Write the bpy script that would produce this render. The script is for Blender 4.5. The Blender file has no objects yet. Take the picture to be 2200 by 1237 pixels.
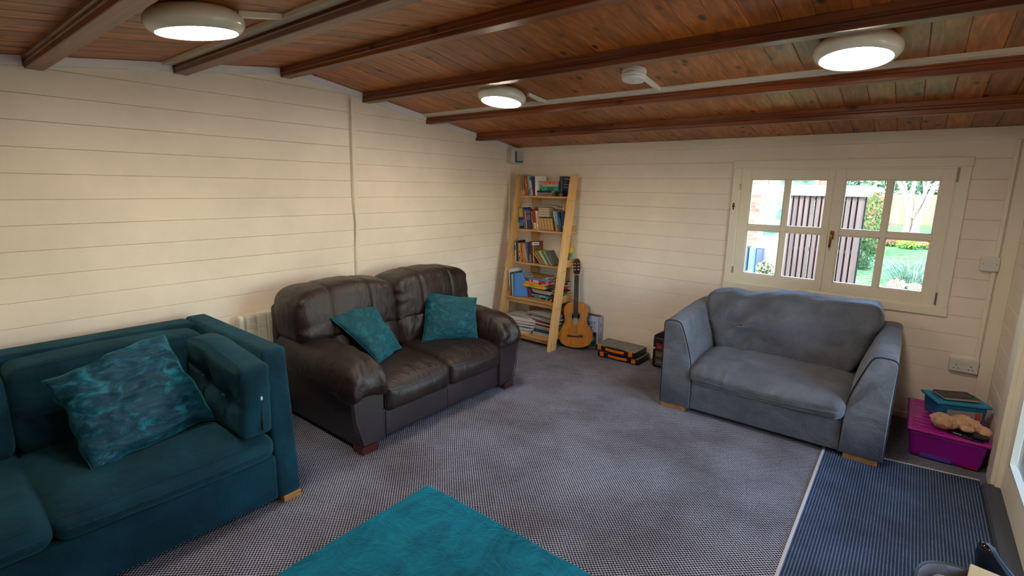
import bpy, bmesh, math, random
import numpy as np
from mathutils import Vector, Matrix, noise as mnoise
random.seed(7); np.random.seed(7)
PI = math.pi
sc = bpy.context.scene
COL = sc.collection

# ------------------------------------------------------------------ camera, world, lights, exposure
def make_camera():
    yaw, pitch, roll = -0.6717, -0.1854, 0.0166
    f = Vector((math.sin(yaw)*math.cos(pitch), math.cos(yaw)*math.cos(pitch), math.sin(pitch)))
    r = Vector((math.cos(yaw), -math.sin(yaw), 0)); u = r.cross(f)
    c, s = math.cos(roll), math.sin(roll)
    r2 = r*c + u*s; u2 = u*c - r*s
    M = Matrix((( r2.x, u2.x, -f.x, 3.5199), (r2.y, u2.y, -f.y, -4.4748), (r2.z, u2.z, -f.z, 1.6115), (0, 0, 0, 1)))
    cam = bpy.data.cameras.new('camera'); co = bpy.data.objects.new('camera', cam)
    COL.objects.link(co); co.matrix_world = M
    cam.sensor_width = 36; cam.lens = 36*1076.376/2200; cam.shift_y = -15.93/2200
    cam.clip_start = 0.02; cam.clip_end = 400
    sc.camera = co
make_camera()

w = bpy.data.worlds.new('world'); sc.world = w; w.use_nodes = True
nt = w.node_tree; nt.nodes.clear()
sky = nt.nodes.new('ShaderNodeTexSky'); sky.sky_type = 'NISHITA'; sky.sun_disc = False
sky.sun_elevation = math.radians(34); sky.sun_rotation = math.radians(195); sky.air_density = 1.3; sky.dust_density = 0.6
bg = nt.nodes.new('ShaderNodeBackground'); bg.inputs['Strength'].default_value = 1.25
out = nt.nodes.new('ShaderNodeOutputWorld')
nt.links.new(sky.outputs[0], bg.inputs[0]); nt.links.new(bg.outputs[0], out.inputs[0])
sun = bpy.data.lights.new('sun', 'SUN'); sun.energy = 4.2; sun.angle = math.radians(0.6); sun.color = (1, .93, .82)
so = bpy.data.objects.new('sun', sun); COL.objects.link(so)
so.rotation_euler = Vector((-.42, -.78, .60)).to_track_quat('Z', 'Y').to_euler()   # light comes from behind the cabin's left
LAMP_POWER = 30.0
LAMP_COLOR = (1.0, .87, .70)
sc.view_settings.view_transform = 'Standard'; sc.view_settings.look = 'None'
sc.view_settings.gamma = 1; sc.view_settings.use_curve_mapping = False
sc.view_settings.exposure = 1.35
sc.cycles.use_denoising = True
sc.cycles.max_bounces = 8; sc.cycles.diffuse_bounces = 5; sc.cycles.glossy_bounces = 3
sc.cycles.transparent_max_bounces = 12; sc.cycles.transmission_bounces = 4
sc.cycles.sample_clamp_indirect = 6; sc.cycles.caustics_reflective = False; sc.cycles.caustics_refractive = False

# ------------------------------------------------------------------ materials
def lin(h):
    h = h.lstrip('#'); o = []
    for i in (0, 2, 4):
        v = int(h[i:i+2], 16)/255
        o.append(v/12.92 if v <= .04045 else ((v+.055)/1.055)**2.4)
    return tuple(o) + (1,)
def newmat(name):
    m = bpy.data.materials.new(name); m.use_nodes = True
    n = m.node_tree; b = n.nodes['Principled BSDF']
    return m, n, b
def N(n, t, **kw):
    x = n.nodes.new(t)
    for k, v in kw.items():
        if k in ('operation', 'blend_type', 'data_type', 'feature', 'wave_type', 'bands_direction', 'distance', 'interpolation', 'vector_type'): setattr(x, k, v)
        else: x.inputs[k].default_value = v
    return x
def L(n, a, b): n.links.new(a, b)
def setb(b, **kw):
    for k, v in kw.items(): b.inputs[k.replace('_', ' ')].default_value = v
def ramp(n, fac, stops):
    r = n.nodes.new('ShaderNodeValToRGB'); e = r.color_ramp.elements
    while len(e) < len(stops): e.new(.5)
    for i, (p, c) in enumerate(stops): e[i].position = p; e[i].color = c if not isinstance(c, str) else lin(c)
    L(n, fac, r.inputs[0]); return r.outputs[0]
def bump(n, b, h, dist, strength=1):
    x = N(n, 'ShaderNodeBump', Strength=strength, Distance=dist); L(n, h, x.inputs['Height']); L(n, x.outputs[0], b.inputs['Normal']); return x
def coords(n, scale=(1, 1, 1), kind='Object', rot=(0, 0, 0)):
    t = n.nodes.new('ShaderNodeTexCoord'); m = n.nodes.new('ShaderNodeMapping')
    m.inputs['Scale'].default_value = scale; m.inputs['Rotation'].default_value = rot
    if kind == 'World':
        g = n.nodes.new('ShaderNodeNewGeometry'); L(n, g.outputs['Position'], m.inputs[0])
    else: L(n, t.outputs[kind], m.inputs[0])
    return m.outputs[0]
_c = {}
def flat(hexc, rough=.5, metal=0, name=None, spec=.5, emit=None, coat=0):
    k = (hexc, rough, metal, emit, coat)
    if k in _c: return _c[k]
    m, n, b = newmat(name or 'plain_' + hexc.strip('#'))
    setb(b, Base_Color=lin(hexc), Roughness=rough, Metallic=metal, Specular_IOR_Level=spec, Coat_Weight=coat)
    t = N(n, 'ShaderNodeTexNoise', Scale=40.0, Detail=3.0); L(n, coords(n), t.inputs['Vector'])
    mr = N(n, 'ShaderNodeMapRange'); mr.inputs['To Min'].default_value = max(0, rough-.06); mr.inputs['To Max'].default_value = min(1, rough+.08)
    L(n, t.outputs[0], mr.inputs[0]); L(n, mr.outputs[0], b.inputs['Roughness'])
    if emit: setb(b, Emission_Color=lin(hexc), Emission_Strength=emit)
    _c[k] = m; return m
def paint(name, hexc, rough=.45, var=.06, bmp=.0006):
    m, n, b = newmat(name); c = lin(hexc)
    t = N(n, 'ShaderNodeTexNoise', Scale=2.2, Detail=5.0, Roughness=.6); L(n, coords(n, kind='World'), t.inputs['Vector'])
    d = tuple(x*(1-var*1.8) for x in c[:3]) + (1,); e = tuple(min(1, x*(1+var*.5)) for x in c[:3]) + (1,)
    L(n, ramp(n, t.outputs[0], [(.3, d), (.62, e)]), b.inputs['Base Color'])
    t2 = N(n, 'ShaderNodeTexNoise', Scale=1.0, Detail=4.0); L(n, coords(n, (40, 40, 260), 'World'), t2.inputs['Vector'])
    bump(n, b, t2.outputs[0], bmp); setb(b, Roughness=rough); return m
def stained_pine(name, light, mid, dark, axis, coat=.25, knots=True, rough=.36):
    # axis: 'x','y','z' = grain direction
    m, n, b = newmat(name)
    oi = n.nodes.new('ShaderNodeObjectInfo')
    g = n.nodes.new('ShaderNodeNewGeometry')
    add = N(n, 'ShaderNodeVectorMath', operation='MULTIPLY_ADD'); cb = n.nodes.new('ShaderNodeCombineXYZ')
    for i in range(3): L(n, oi.outputs['Random'], cb.inputs[i])
    L(n, cb.outputs[0], add.inputs[0]); add.inputs[1].default_value = (7.3, 13.1, 5.7); L(n, g.outputs['Position'], add.inputs[2])
    sc_ = {'x': (1.1, 26, 26), 'y': (26, 1.1, 26), 'z': (26, 26, 1.1)}[axis]
    mp = n.nodes.new('ShaderNodeMapping'); mp.inputs['Scale'].default_value = sc_; L(n, add.outputs[0], mp.inputs[0])
    t = N(n, 'ShaderNodeTexNoise', Scale=1.3, Detail=6.0, Roughness=.62, Distortion=.6); L(n, mp.outputs[0], t.inputs['Vector'])
    col = ramp(n, t.outputs[0], [(.3, dark), (.5, mid), (.72, light)])
    if knots:
        sk = {'x': (4.5, 9, 9), 'y': (9, 4.5, 9), 'z': (9, 9, 4.5)}[axis]
        mk = n.nodes.new('ShaderNodeMapping'); mk.inputs['Scale'].default_value = sk; L(n, add.outputs[0], mk.inputs[0])
        v = N(n, 'ShaderNodeTexVoronoi', Scale=1.0, Randomness=1.0); L(n, mk.outputs[0], v.inputs['Vector'])
        kf = ramp(n, v.outputs['Distance'], [(.07, (1, 1, 1, 1)), (.2, (0, 0, 0, 1))])
        mx = N(n, 'ShaderNodeMix', data_type='RGBA'); L(n, kf, mx.inputs[0]); L(n, col, mx.inputs[6]); mx.inputs[7].default_value = lin('#2c1206')
        col = mx.outputs[2]
    hs = n.nodes.new('ShaderNodeHueSaturation'); mr = N(n, 'ShaderNodeMapRange'); mr.inputs['To Min'].default_value = .72; mr.inputs['To Max'].default_value = 1.22
    L(n, oi.outputs['Random'], mr.inputs[0]); L(n, mr.outputs[0], hs.inputs['Value']); L(n, col, hs.inputs['Color'])
    L(n, hs.outputs[0], b.inputs['Base Color']); setb(b, Roughness=rough, Coat_Weight=coat, Coat_Roughness=.25)
    bump(n, b, t.outputs[0], .0005); return m
def carpet_mat():
    m, n, b = newmat('woven_carpet')
    g = n.nodes.new('ShaderNodeNewGeometry'); sep = n.nodes.new('ShaderNodeSeparateXYZ')
    nz = N(n, 'ShaderNodeTexNoise', Scale=9.0, Detail=2.0); L(n, g.outputs['Position'], nz.inputs['Vector'])
    ds = N(n, 'ShaderNodeVectorMath', operation='MULTIPLY_ADD'); L(n, nz.outputs['Color'], ds.inputs[0]); ds.inputs[1].default_value = (.004, .004, 0); L(n, g.outputs['Position'], ds.inputs[2])
    L(n, ds.outputs[0], sep.inputs[0])
    def s(o, per):
        a = N(n, 'ShaderNodeMath', operation='MULTIPLY'); L(n, o, a.inputs[0]); a.inputs[1].default_value = 2*PI/per
        q = N(n, 'ShaderNodeMath', operation='COSINE'); L(n, a.outputs[0], q.inputs[0]); return q.outputs[0]
    m0 = N(n, 'ShaderNodeMath', operation='MULTIPLY'); L(n, s(sep.outputs[0], .0186), m0.inputs[0]); L(n, s(sep.outputs[1], .0176), m0.inputs[1])   # staggered loops
    mu = N(n, 'ShaderNodeMath', operation='MULTIPLY_ADD'); L(n, m0.outputs[0], mu.inputs[0]); mu.inputs[1].default_value = .5; mu.inputs[2].default_value = .5
    n2 = N(n, 'ShaderNodeTexNoise', Scale=120.0, Detail=1.0); L(n, g.outputs['Position'], n2.inputs['Vector'])
    a2 = N(n, 'ShaderNodeMath', operation='MULTIPLY_ADD'); L(n, n2.outputs[0], a2.inputs[0]); a2.inputs[1].default_value = .5; L(n, mu.outputs[0], a2.inputs[2])
    col = ramp(n, a2.outputs[0], [(.40, '#0d0b11'), (.68, '#54535f'), (.98, '#a9adc1')])
    big = N(n, 'ShaderNodeTexNoise', Scale=1.7, Detail=5.0, Roughness=.65); L(n, g.outputs['Position'], big.inputs['Vector'])
    dirt = ramp(n, big.outputs[0], [(.35, (.62, .58, .55, 1)), (.6, (1, 1, 1, 1))])
    mx = N(n, 'ShaderNodeMix', data_type='RGBA', blend_type='MULTIPLY'); mx.inputs[0].default_value = 1; L(n, col, mx.inputs[6]); L(n, dirt, mx.inputs[7])
    L(n, mx.outputs[2], b.inputs['Base Color']); setb(b, Roughness=.95, Specular_IOR_Level=.1)
    bump(n, b, mu.outputs[0], .003, .8); return m
def ribmat_mat():
    m, n, b = newmat('ribbed_mat')
    g = n.nodes.new('ShaderNodeNewGeometry'); sep = n.nodes.new('ShaderNodeSeparateXYZ'); L(n, g.outputs['Position'], sep.inputs[0])
    a = N(n, 'ShaderNodeMath', operation='MULTIPLY'); L(n, sep.outputs[0], a.inputs[0]); a.inputs[1].default_value = 2*PI/.0132
    q = N(n, 'ShaderNodeMath', operation='SINE'); L(n, a.outputs[0], q.inputs[0])
    n2 = N(n, 'ShaderNodeTexNoise', Scale=220.0, Detail=2.0); L(n, g.outputs['Position'], n2.inputs['Vector'])
    a2 = N(n, 'ShaderNodeMath', operation='MULTIPLY_ADD'); L(n, n2.outputs[0], a2.inputs[0]); a2.inputs[1].default_value = 1.6; L(n, q.outputs[0], a2.inputs[2])
    mr = N(n, 'ShaderNodeMapRange'); mr.inputs['From Min'].default_value = -.4; mr.inputs['From Max'].default_value = 2.2; L(n, a2.outputs[0], mr.inputs[0])
    col = ramp(n, mr.outputs[0], [(.2, '#313b50'), (.6, '#445470'), (.95, '#6f89b0')])
    big = N(n, 'ShaderNodeTexNoise', Scale=3.0, Detail=5.0, Roughness=.65); L(n, g.outputs['Position'], big.inputs['Vector'])
    dirt = ramp(n, big.outputs[0], [(.35, (.66, .64, .62, 1)), (.6, (1, 1, 1, 1))])
    mx = N(n, 'ShaderNodeMix', data_type='RGBA', blend_type='MULTIPLY'); mx.inputs[0].default_value = 1; L(n, col, mx.inputs[6]); L(n, dirt, mx.inputs[7])
    L(n, mx.outputs[2], b.inputs['Base Color']); setb(b, Roughness=.95, Specular_IOR_Level=.1)
    bump(n, b, q.outputs[0], .002, .7); return m
def fabric(name, dark, light, scale=6, sheen=.35, weave=900, rough=.85, bdist=.0008, tint=None, stretch=(1, 1, 1), fold=0.0, fsc=7.0):
    m, n, b = newmat(name)
    t = N(n, 'ShaderNodeTexNoise', Scale=float(scale), Detail=6.0, Roughness=.6, Distortion=.4); L(n, coords(n, stretch), t.inputs['Vector'])
    t2 = N(n, 'ShaderNodeTexNoise', Scale=float(weave), Detail=1.0); L(n, coords(n, (1, 1, .35)), t2.inputs['Vector'])
    ad = N(n, 'ShaderNodeMath', operation='MULTIPLY_ADD'); L(n, t2.outputs[0], ad.inputs[0]); ad.inputs[1].default_value = .35; L(n, t.outputs[0], ad.inputs[2])
    L(n, ramp(n, ad.outputs[0], [(.5, dark), (.85, light)]), b.inputs['Base Color'])
    setb(b, Roughness=rough, Sheen_Weight=sheen, Sheen_Roughness=.4, Specular_IOR_Level=.2)
    if tint: setb(b, Sheen_Tint=lin(tint))
    bb = bump(n, b, t2.outputs[0], bdist)
    if fold:
        t3 = N(n, 'ShaderNodeTexNoise', Scale=float(fsc), Detail=4.0, Roughness=.55, Distortion=1.2); L(n, coords(n), t3.inputs['Vector'])
        b3 = N(n, 'ShaderNodeBump', Strength=1.0, Distance=fold); L(n, t3.outputs[0], b3.inputs['Height']); L(n, b3.outputs[0], bb.inputs['Normal'])
    return m
def velvet(name, dark, light, scale=9):
    m, n, b = newmat(name)
    t = N(n, 'ShaderNodeTexNoise', Scale=float(scale), Detail=7.0, Roughness=.68, Distortion=1.6); L(n, coords(n, (1, 1, 1.7)), t.inputs['Vector'])
    L(n, ramp(n, t.outputs[0], [(.36, dark), (.5, dark), (.7, light)]), b.inputs['Base Color'])
    setb(b, Roughness=.55, Sheen_Weight=.8, Sheen_Roughness=.3, Sheen_Tint=lin('#5fd0dc'), Specular_IOR_Level=.25)
    bump(n, b, t.outputs[0], .012, .7); return m
def leather(name, base, hi, wrk=5.0):
    m, n, b = newmat(name)
    v = N(n, 'ShaderNodeTexVoronoi', Scale=260.0, feature='DISTANCE_TO_EDGE'); L(n, coords(n), v.inputs['Vector'])
    t = N(n, 'ShaderNodeTexNoise', Scale=5.0, Detail=6.0, Roughness=.6); L(n, coords(n), t.inputs['Vector'])
    L(n, ramp(n, t.outputs[0], [(.35, base), (.7, hi)]), b.inputs['Base Color'])
    mr = N(n, 'ShaderNodeMapRange'); mr.inputs['To Min'].default_value = .30; mr.inputs['To Max'].default_value = .52; L(n, t.outputs[0], mr.inputs[0]); L(n, mr.outputs[0], b.inputs['Roughness'])
    w1 = N(n, 'ShaderNodeTexNoise', Scale=16.0, Detail=4.0, Distortion=1.0); L(n, coords(n, (1, 1, .5)), w1.inputs['Vector'])
    ad = N(n, 'ShaderNodeMath', operation='MULTIPLY_ADD'); L(n, w1.outputs[0], ad.inputs[0]); ad.inputs[1].default_value = wrk; L(n, v.outputs['Distance'], ad.inputs[2])
    setb(b, Specular_IOR_Level=.5); bump(n, b, ad.outputs[0], .0012, .8); return m
def glass_mat(name='window_glass', tint=(.96, .98, 1, 1)):
    m, n, b = newmat(name); n.nodes.remove(b)
    tr = n.nodes.new('ShaderNodeBsdfTransparent'); tr.inputs[0].default_value = tint
    gl = n.nodes.new('ShaderNodeBsdfGlossy'); gl.inputs['Roughness'].default_value = .02
    fr = n.nodes.new('ShaderNodeFresnel'); fr.inputs[0].default_value = 1.45
    mx = n.nodes.new('ShaderNodeMixShader'); L(n, fr.outputs[0], mx.inputs[0]); L(n, tr.outputs[0], mx.inputs[1]); L(n, gl.outputs[0], mx.inputs[2])
    L(n, mx.outputs[0], n.nodes['Material Output'].inputs[0]); return m
def clear_plastic(name, hexc, alpha=.75, rough=.2):
    m, n, b = newmat(name); setb(b, Base_Color=lin(hexc), Roughness=rough, Alpha=alpha, Specular_IOR_Level=.5)
    t = N(n, 'ShaderNodeTexNoise', Scale=8.0, Detail=2.0); L(n, coords(n), t.inputs['Vector'])
    mr = N(n, 'ShaderNodeMapRange'); mr.inputs['To Min'].default_value = alpha-.06; mr.inputs['To Max'].default_value = min(1, alpha+.06); L(n, t.outputs[0], mr.inputs[0]); L(n, mr.outputs[0], b.inputs['Alpha'])
    return m
def lines_mat(name, paper, ink, scale, axis=2, duty=.5):
    m, n, b = newmat(name)
    sep = n.nodes.new('ShaderNodeSeparateXYZ'); L(n, coords(n), sep.inputs[0])
    a = N(n, 'ShaderNodeMath', operation='MULTIPLY'); L(n, sep.outputs[axis], a.inputs[0]); a.inputs[1].default_value = scale
    fr = N(n, 'ShaderNodeMath', operation='FRACT'); L(n, a.outputs[0], fr.inputs[0])
    t = N(n, 'ShaderNodeTexNoise', Scale=60.0); L(n, coords(n), t.inputs['Vector'])
    ad = N(n, 'ShaderNodeMath', operation='ADD'); L(n, fr.outputs[0], ad.inputs[0]); L(n, t.outputs[0], ad.inputs[1])
    r = ramp(n, ad.outputs[0], [(duty+.42, paper), (duty+.52, ink)]); L(n, r, b.inputs['Base Color']); setb(b, Roughness=.6); return m
def leafy(name, cols, emit=0, spec=.12, rough=.7):
    m, n, b = newmat(name)
    t = N(n, 'ShaderNodeTexNoise', Scale=7.0, Detail=3.0); L(n, coords(n), t.inputs['Vector'])
    st = [(.3 + .4*i/(len(cols)-1), c) for i, c in enumerate(cols)]
    L(n, ramp(n, t.outputs[0], st), b.inputs['Base Color']); setb(b, Roughness=rough, Specular_IOR_Level=spec); return m

M_wall = paint('cream_painted_boards', '#f0e4d5', .42, .05)
M_trimw = paint('cream_trim_paint', '#ece5d2', .4, .03)
M_white = flat('#d9d8d2', .35, name='white_plastic')
M_cornice = flat('#efedf0', .5, name='white_strip')
M_plank = stained_pine('stained_ceiling_pine', '#c87a34', '#a65c1e', '#7c4212', 'y', .12, True, .42)
M_beam = stained_pine('stained_beam_pine', '#94501f', '#773a14', '#4d200a', 'x', .2, True, .38)
M_shelf = stained_pine('pale_shelf_pine', '#d8b27c', '#cfa56c', '#bf9056', 'z', .12, False, .5)
M_carpet = carpet_mat(); M_rib = ribmat_mat(); M_glass = glass_mat()

# ------------------------------------------------------------------ mesh helpers
ORG = {}
def tagp(o, label=None, cat=None, group=None, kind=None):
    if label: o['label'] = label
    if cat: o['category'] = cat
    if group: o['group'] = group
    if kind: o['kind'] = kind
    return o
def thing(name, label, cat, loc=(0, 0, 0), rot=None, group=None, kind=None):
    o = bpy.data.objects.new(name, None); COL.objects.link(o); o.location = loc; o.empty_display_size = .05
    if rot is not None: o.rotation_euler = rot
    ORG[o.name] = Vector(loc); return tagp(o, label, cat, group, kind)
def mk(name, verts, faces, mat, parent=None, smooth=False, world=False, label=None, kind=None, autos=None):
    """one mesh object; world=True: verts are in room coordinates (parent unrotated)"""
    me = bpy.data.meshes.new(name)
    if world and parent is not None:
        r = parent
        while r.parent: r = r.parent
        o0 = ORG.get(r.name, Vector((0, 0, 0))); verts = [(v[0]-o0.x, v[1]-o0.y, v[2]-o0.z) for v in verts]
    me.from_pydata([tuple(v) for v in verts], [], [tuple(f) for f in faces])
    bm = bmesh.new(); bm.from_mesh(me); bmesh.ops.recalc_face_normals(bm, faces=bm.faces); bm.to_mesh(me); bm.free()
    if mat: me.materials.append(mat)
    if smooth: me.polygons.foreach_set('use_smooth', [True]*len(me.polygons))
    o = bpy.data.objects.new(name, me); COL.objects.link(o)
    if parent is not None: o.parent = parent
    if smooth and autos: 
        md = o.modifiers.new('edges', 'EDGE_SPLIT'); md.split_angle = math.radians(autos)
    return tagp(o, label, None, None, kind)
def struct(o): o['kind'] = 'structure'; return o
class MB:
    def __init__(s): s.v = []; s.f = []
    def add(s, v, f):
        k = len(s.v); s.v += [tuple(x) for x in v]; s.f += [tuple(i+k for i in q) for q in f]; return s
    def box(s, x0, x1, y0, y1, z0, z1, c=0):
        s.add(*boxm(x0, x1, y0, y1, z0, z1, c)); return s
    def tube(s, pts, r, n=8, cap=True): s.add(*tubem(pts, r, n, cap)); return s
    def build(s, name, mat, parent=None, **k): return mk(name, s.v, s.f, mat, parent, **k)
def boxm(x0, x1, y0, y1, z0, z1, c=0):
    """box, c = chamfer size"""
    x0, x1 = min(x0, x1), max(x0, x1); y0, y1 = min(y0, y1), max(y0, y1); z0, z1 = min(z0, z1), max(z0, z1)
    if c <= 0:
        v = [(x0, y0, z0), (x1, y0, z0), (x1, y1, z0), (x0, y1, z0), (x0, y0, z1), (x1, y0, z1), (x1, y1, z1), (x0, y1, z1)]
        return v, [(0, 3, 2, 1), (4, 5, 6, 7), (0, 1, 5, 4), (1, 2, 6, 5), (2, 3, 7, 6), (3, 0, 4, 7)]
    c = min(c, .49*min(x1-x0, y1-y0, z1-z0))
    bm = bmesh.new(); bmesh.ops.create_cube(bm, size=1)
    for q in bm.verts: q.co = Vector(((x0+x1)/2+q.co.x*(x1-x0), (y0+y1)/2+q.co.y*(y1-y0), (z0+z1)/2+q.co.z*(z1-z0)))
    bmesh.ops.bevel(bm, geom=list(bm.edges), offset=c, segments=1 if c < .004 else 2, affect='EDGES', profile=.7)
    bm.verts.index_update(); v = [tuple(q.co) for q in bm.verts]; f = [tuple(q.index for q in p.verts) for p in bm.faces]; bm.free(); return v, f
def box(name, x0, x1, y0, y1, z0, z1, mat, parent=None, c=.002, **k):
    v, f = boxm(x0, x1, y0, y1, z0, z1, c); return mk(name, v, f, mat, parent, **k)
def tubem(pts, r, n=8, cap=True):
    pts = [Vector(p) for p in pts]; R = r if isinstance(r, (list, tuple)) else [r]*len(pts)
    v = []; f = []; up = None
    for i, p in enumerate(pts):
        t = (pts[min(i+1, len(pts)-1)]-pts[max(i-1, 0)])
        t = t.normalized() if t.length > 1e-9 else Vector((0, 0, 1))
        if up is None: up = Vector((0, 0, 1)) if abs(t.z) < .9 else Vector((1, 0, 0))
        a = (up - t*up.dot(t)); a = a.normalized() if a.length > 1e-6 else t.orthogonal().normalized(); up = a
        b = t.cross(a)
        for k in range(n):
            an = 2*PI*k/n; v.append(p + (a*math.cos(an)+b*math.sin(an))*R[i])
    for i in range(len(pts)-1):
        for k in range(n):
            f.append((i*n+k, i*n+(k+1) % n, (i+1)*n+(k+1) % n, (i+1)*n+k))
    if cap: f.append(tuple(range(n-1, -1, -1))); f.append(tuple((len(pts)-1)*n+k for k in range(n)))
    return v, f
def tube(name, pts, r, mat, parent=None, n=8, **k):
    v, f = tubem(pts, r, n); return mk(name, v, f, mat, parent, smooth=True, **k)
def prism(poly, axis, a0, a1, chamfer=0):
    """extrude 2-D polygon along axis. poly coords are the other two axes in xyz order"""
    def P(p, a):
        if axis == 'x': return (a, p[0], p[1])
        if axis == 'y': return (p[0], a, p[1])
        return (p[0], p[1], a)
    def inset(pl, d):
        c = len(pl); o = []
        A = sum(pl[i][0]*pl[(i+1) % c][1]-pl[(i+1) % c][0]*pl[i][1] for i in range(c)); s = 1 if A > 0 else -1
        for i in range(c):
            p0, p1, p2 = [Vector(pl[j % c]) for j in (i-1, i, i+1)]
            e1 = (p1-p0).normalized(); e2 = (p2-p1).normalized()
            n1 = Vector((-e1.y, e1.x))*s; n2 = Vector((-e2.y, e2.x))*s; q = n1+n2
            q = q/(max(.3, q.length_squared/2)); o.append(tuple(p1+q*d))
        return o
    rings = [(poly, a0), (poly, a1)] if chamfer <= 0 else [(inset(poly, chamfer), a0), (poly, a0+chamfer*(1 if a1 > a0 else -1)), (poly, a1-chamfer*(1 if a1 > a0 else -1)), (inset(poly, chamfer), a1)]
    n = len(poly); v = []; f = []
    for pl, a in rings: v += [P(p, a) for p in pl]
    for r in range(len(rings)-1):
        for i in range(n): f.append((r*n+i, r*n+(i+1) % n, (r+1)*n+(i+1) % n, (r+1)*n+i))
    f.append(tuple(range(n-1, -1, -1))); f.append(tuple((len(rings)-1)*n+i for i in range(n)))
    return v, f
def lathe(prof, n=32, mat=None):
    v = []; f = []
    for (r, z) in prof:
        for k in range(n): a = 2*PI*k/n; v.append((r*math.cos(a), r*math.sin(a), z))
    m = len(prof)
    for i in range(m-1):
        for k in range(n): f.append((i*n+k, i*n+(k+1) % n, (i+1)*n+(k+1) % n, (i+1)*n+k))
    if prof[0][0] > 1e-6: f.append(tuple(range(n-1, -1, -1)))
    if prof[-1][0] > 1e-6: f.append(tuple((m-1)*n+k for k in range(n)))
    return v, f
def axisvals(h, r, nin, nar=4):
    a = [-h + r*(1-math.cos(PI/2*i/nar)) for i in range(nar)]
    inner = [-(h-r) + 2*(h-r)*i/nin for i in range(nin+1)]
    return a + inner + [-x for x in reversed(a)]
def rbox(x0, x1, y0, y1, z0, z1, r=.05, n=(10, 10, 4), deform=None, nar=4, puff=0.0):
    """rounded, optionally puffed box with a free deform(p, u) on every vertex. u = coords in -1..1"""
    c = Vector(((x0+x1)/2, (y0+y1)/2, (z0+z1)/2)); h = Vector((abs(x1-x0)/2, abs(y1-y0)/2, abs(z1-z0)/2))
    rr = [min(r, h[i]*.98) for i in range(3)]; A = [axisvals(h[i], rr[i], n[i], nar) for i in range(3)]
    S = [len(a) for a in A]; idx = {}; V = []; F = []
    def vid(i, j, k):
        key = (i, j, k)
        if key not in idx:
            idx[key] = len(V); p = Vector((A[0][i], A[1][j], A[2][k]))
            q = Vector([max(-(h[t]-rr[t]), min(h[t]-rr[t], p[t])) for t in range(3)]); d = Vector([(p[t]-q[t])/rr[t] for t in range(3)])
            # map cube shell to sphere shell
            x, y, z = d; x2, y2, z2 = x*x, y*y, z*z
            s = Vector((x*math.sqrt(max(0, 1-y2/2-z2/2+y2*z2/3)), y*math.sqrt(max(0, 1-z2/2-x2/2+z2*x2/3)), z*math.sqrt(max(0, 1-x2/2-y2/2+x2*y2/3))))
            p = Vector([q[t]+s[t]*rr[t] for t in range(3)])
            u = Vector([p[t]/h[t] for t in range(3)])
            if puff:
                for t in range(3):
                    a, b = (t+1) % 3, (t+2) % 3
                    p[t] += (1 if u[t] > 0 else -1)*abs(u[t])**1.5*puff*(1-u[a]**2)*(1-u[b]**2)
            w_ = p + c
            if deform: w_ = deform(w_, u)
            V.append(w_)
        return idx[key]
    for ax in range(3):
        a, b = (ax+1) % 3, (ax+2) % 3
        for side in (0, S[ax]-1):
            for i in range(S[a]-1):
                for j in range(S[b]-1):
                    q = []
                    for (di, dj) in ((0, 0), (1, 0), (1, 1), (0, 1)):
                        t = [0, 0, 0]; t[ax] = side; t[a] = i+di; t[b] = j+dj; q.append(vid(*t))
                    F.append(tuple(q if side else q[::-1]))
    return V, F
def nz(p, s=1.0, o=0.0): return mnoise.noise(Vector((p[0]*s+o, p[1]*s+o*1.7, p[2]*s-o)))
def wr(amp, s=9, o=0, stretch=(1, 1, 1)):
    def f(p, u):
        q = Vector((p.x*stretch[0], p.y*stretch[1], p.z*stretch[2]))
        d = nz(q, s, o)*amp + nz(q, s*2.3, o+5)*amp*.45
        n = Vector([abs(u[t])**3*(1 if u[t] > 0 else -1) for t in range(3)])
        if n.length > 1e-6: n.normalize()
        return p + n*d
    return f
def cushion(name, b, r, mat, parent, n=(14, 14, 6), puff=.02, amp=.004, s=9, o=0, deform=None, stretch=(1, 1, 1), label=None, kind=None):
    w1 = wr(amp, s, o, stretch)
    def d(p, u):
        p = w1(p, u)
        return deform(p, u) if deform else p
    v, f = rbox(*b, r=r, n=n, puff=puff, deform=d)
    return mk(name, v, f, mat, parent, smooth=True, world=True, label=label, kind=kind)
from mathutils.bvhtree import BVHTree
def seam_on(o, pts, d, r, mat, name='seam', off=.3, lift=0):
    """tube laid on the surface of o: every point is cast along -d onto it"""
    rt = o
    while rt.parent: rt = rt.parent
    o0 = ORG.get(rt.name, Vector((0, 0, 0)))
    bv = BVHTree.FromPolygons([tuple(x.co) for x in o.data.vertices], [tuple(f.vertices) for f in o.data.polygons])
    d = Vector(d).normalized(); q = []
    for pt in pts:
        h = bv.ray_cast(Vector(pt)-o0+d*off, -d)
        if h[0] is not None: q.append(h[0]+o0+d*lift)
    if len(q) > 1:
        v, f = tubem(q, r, 6); return mk(name, v, f, mat, o, smooth=True, world=True)
def copy_tree(o, parent=None):
    c = o.copy(); COL.objects.link(c)
    if parent is not None: c.parent = parent
    for ch in list(o.children):
        copy_tree(ch, c)
    return c
def text(name, s, size, mat, parent, loc, rot, thick=.0004):
    cu = bpy.data.curves.new('t', 'FONT'); cu.body = s; cu.size = size; cu.extrude = thick; cu.resolution_u = 2
    t = bpy.data.objects.new('t', cu); COL.objects.link(t)
    dg = bpy.context.evaluated_depsgraph_get(); me = bpy.data.meshes.new_from_object(t.evaluated_get(dg))
    bpy.data.objects.remove(t); me.materials.clear(); me.materials.append(mat)
    M = Matrix.Translation(loc) @ rot.to_4x4(); me.transform(M)
    o = bpy.data.objects.new(name, me); COL.objects.link(o); o.parent = parent; return o

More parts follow.
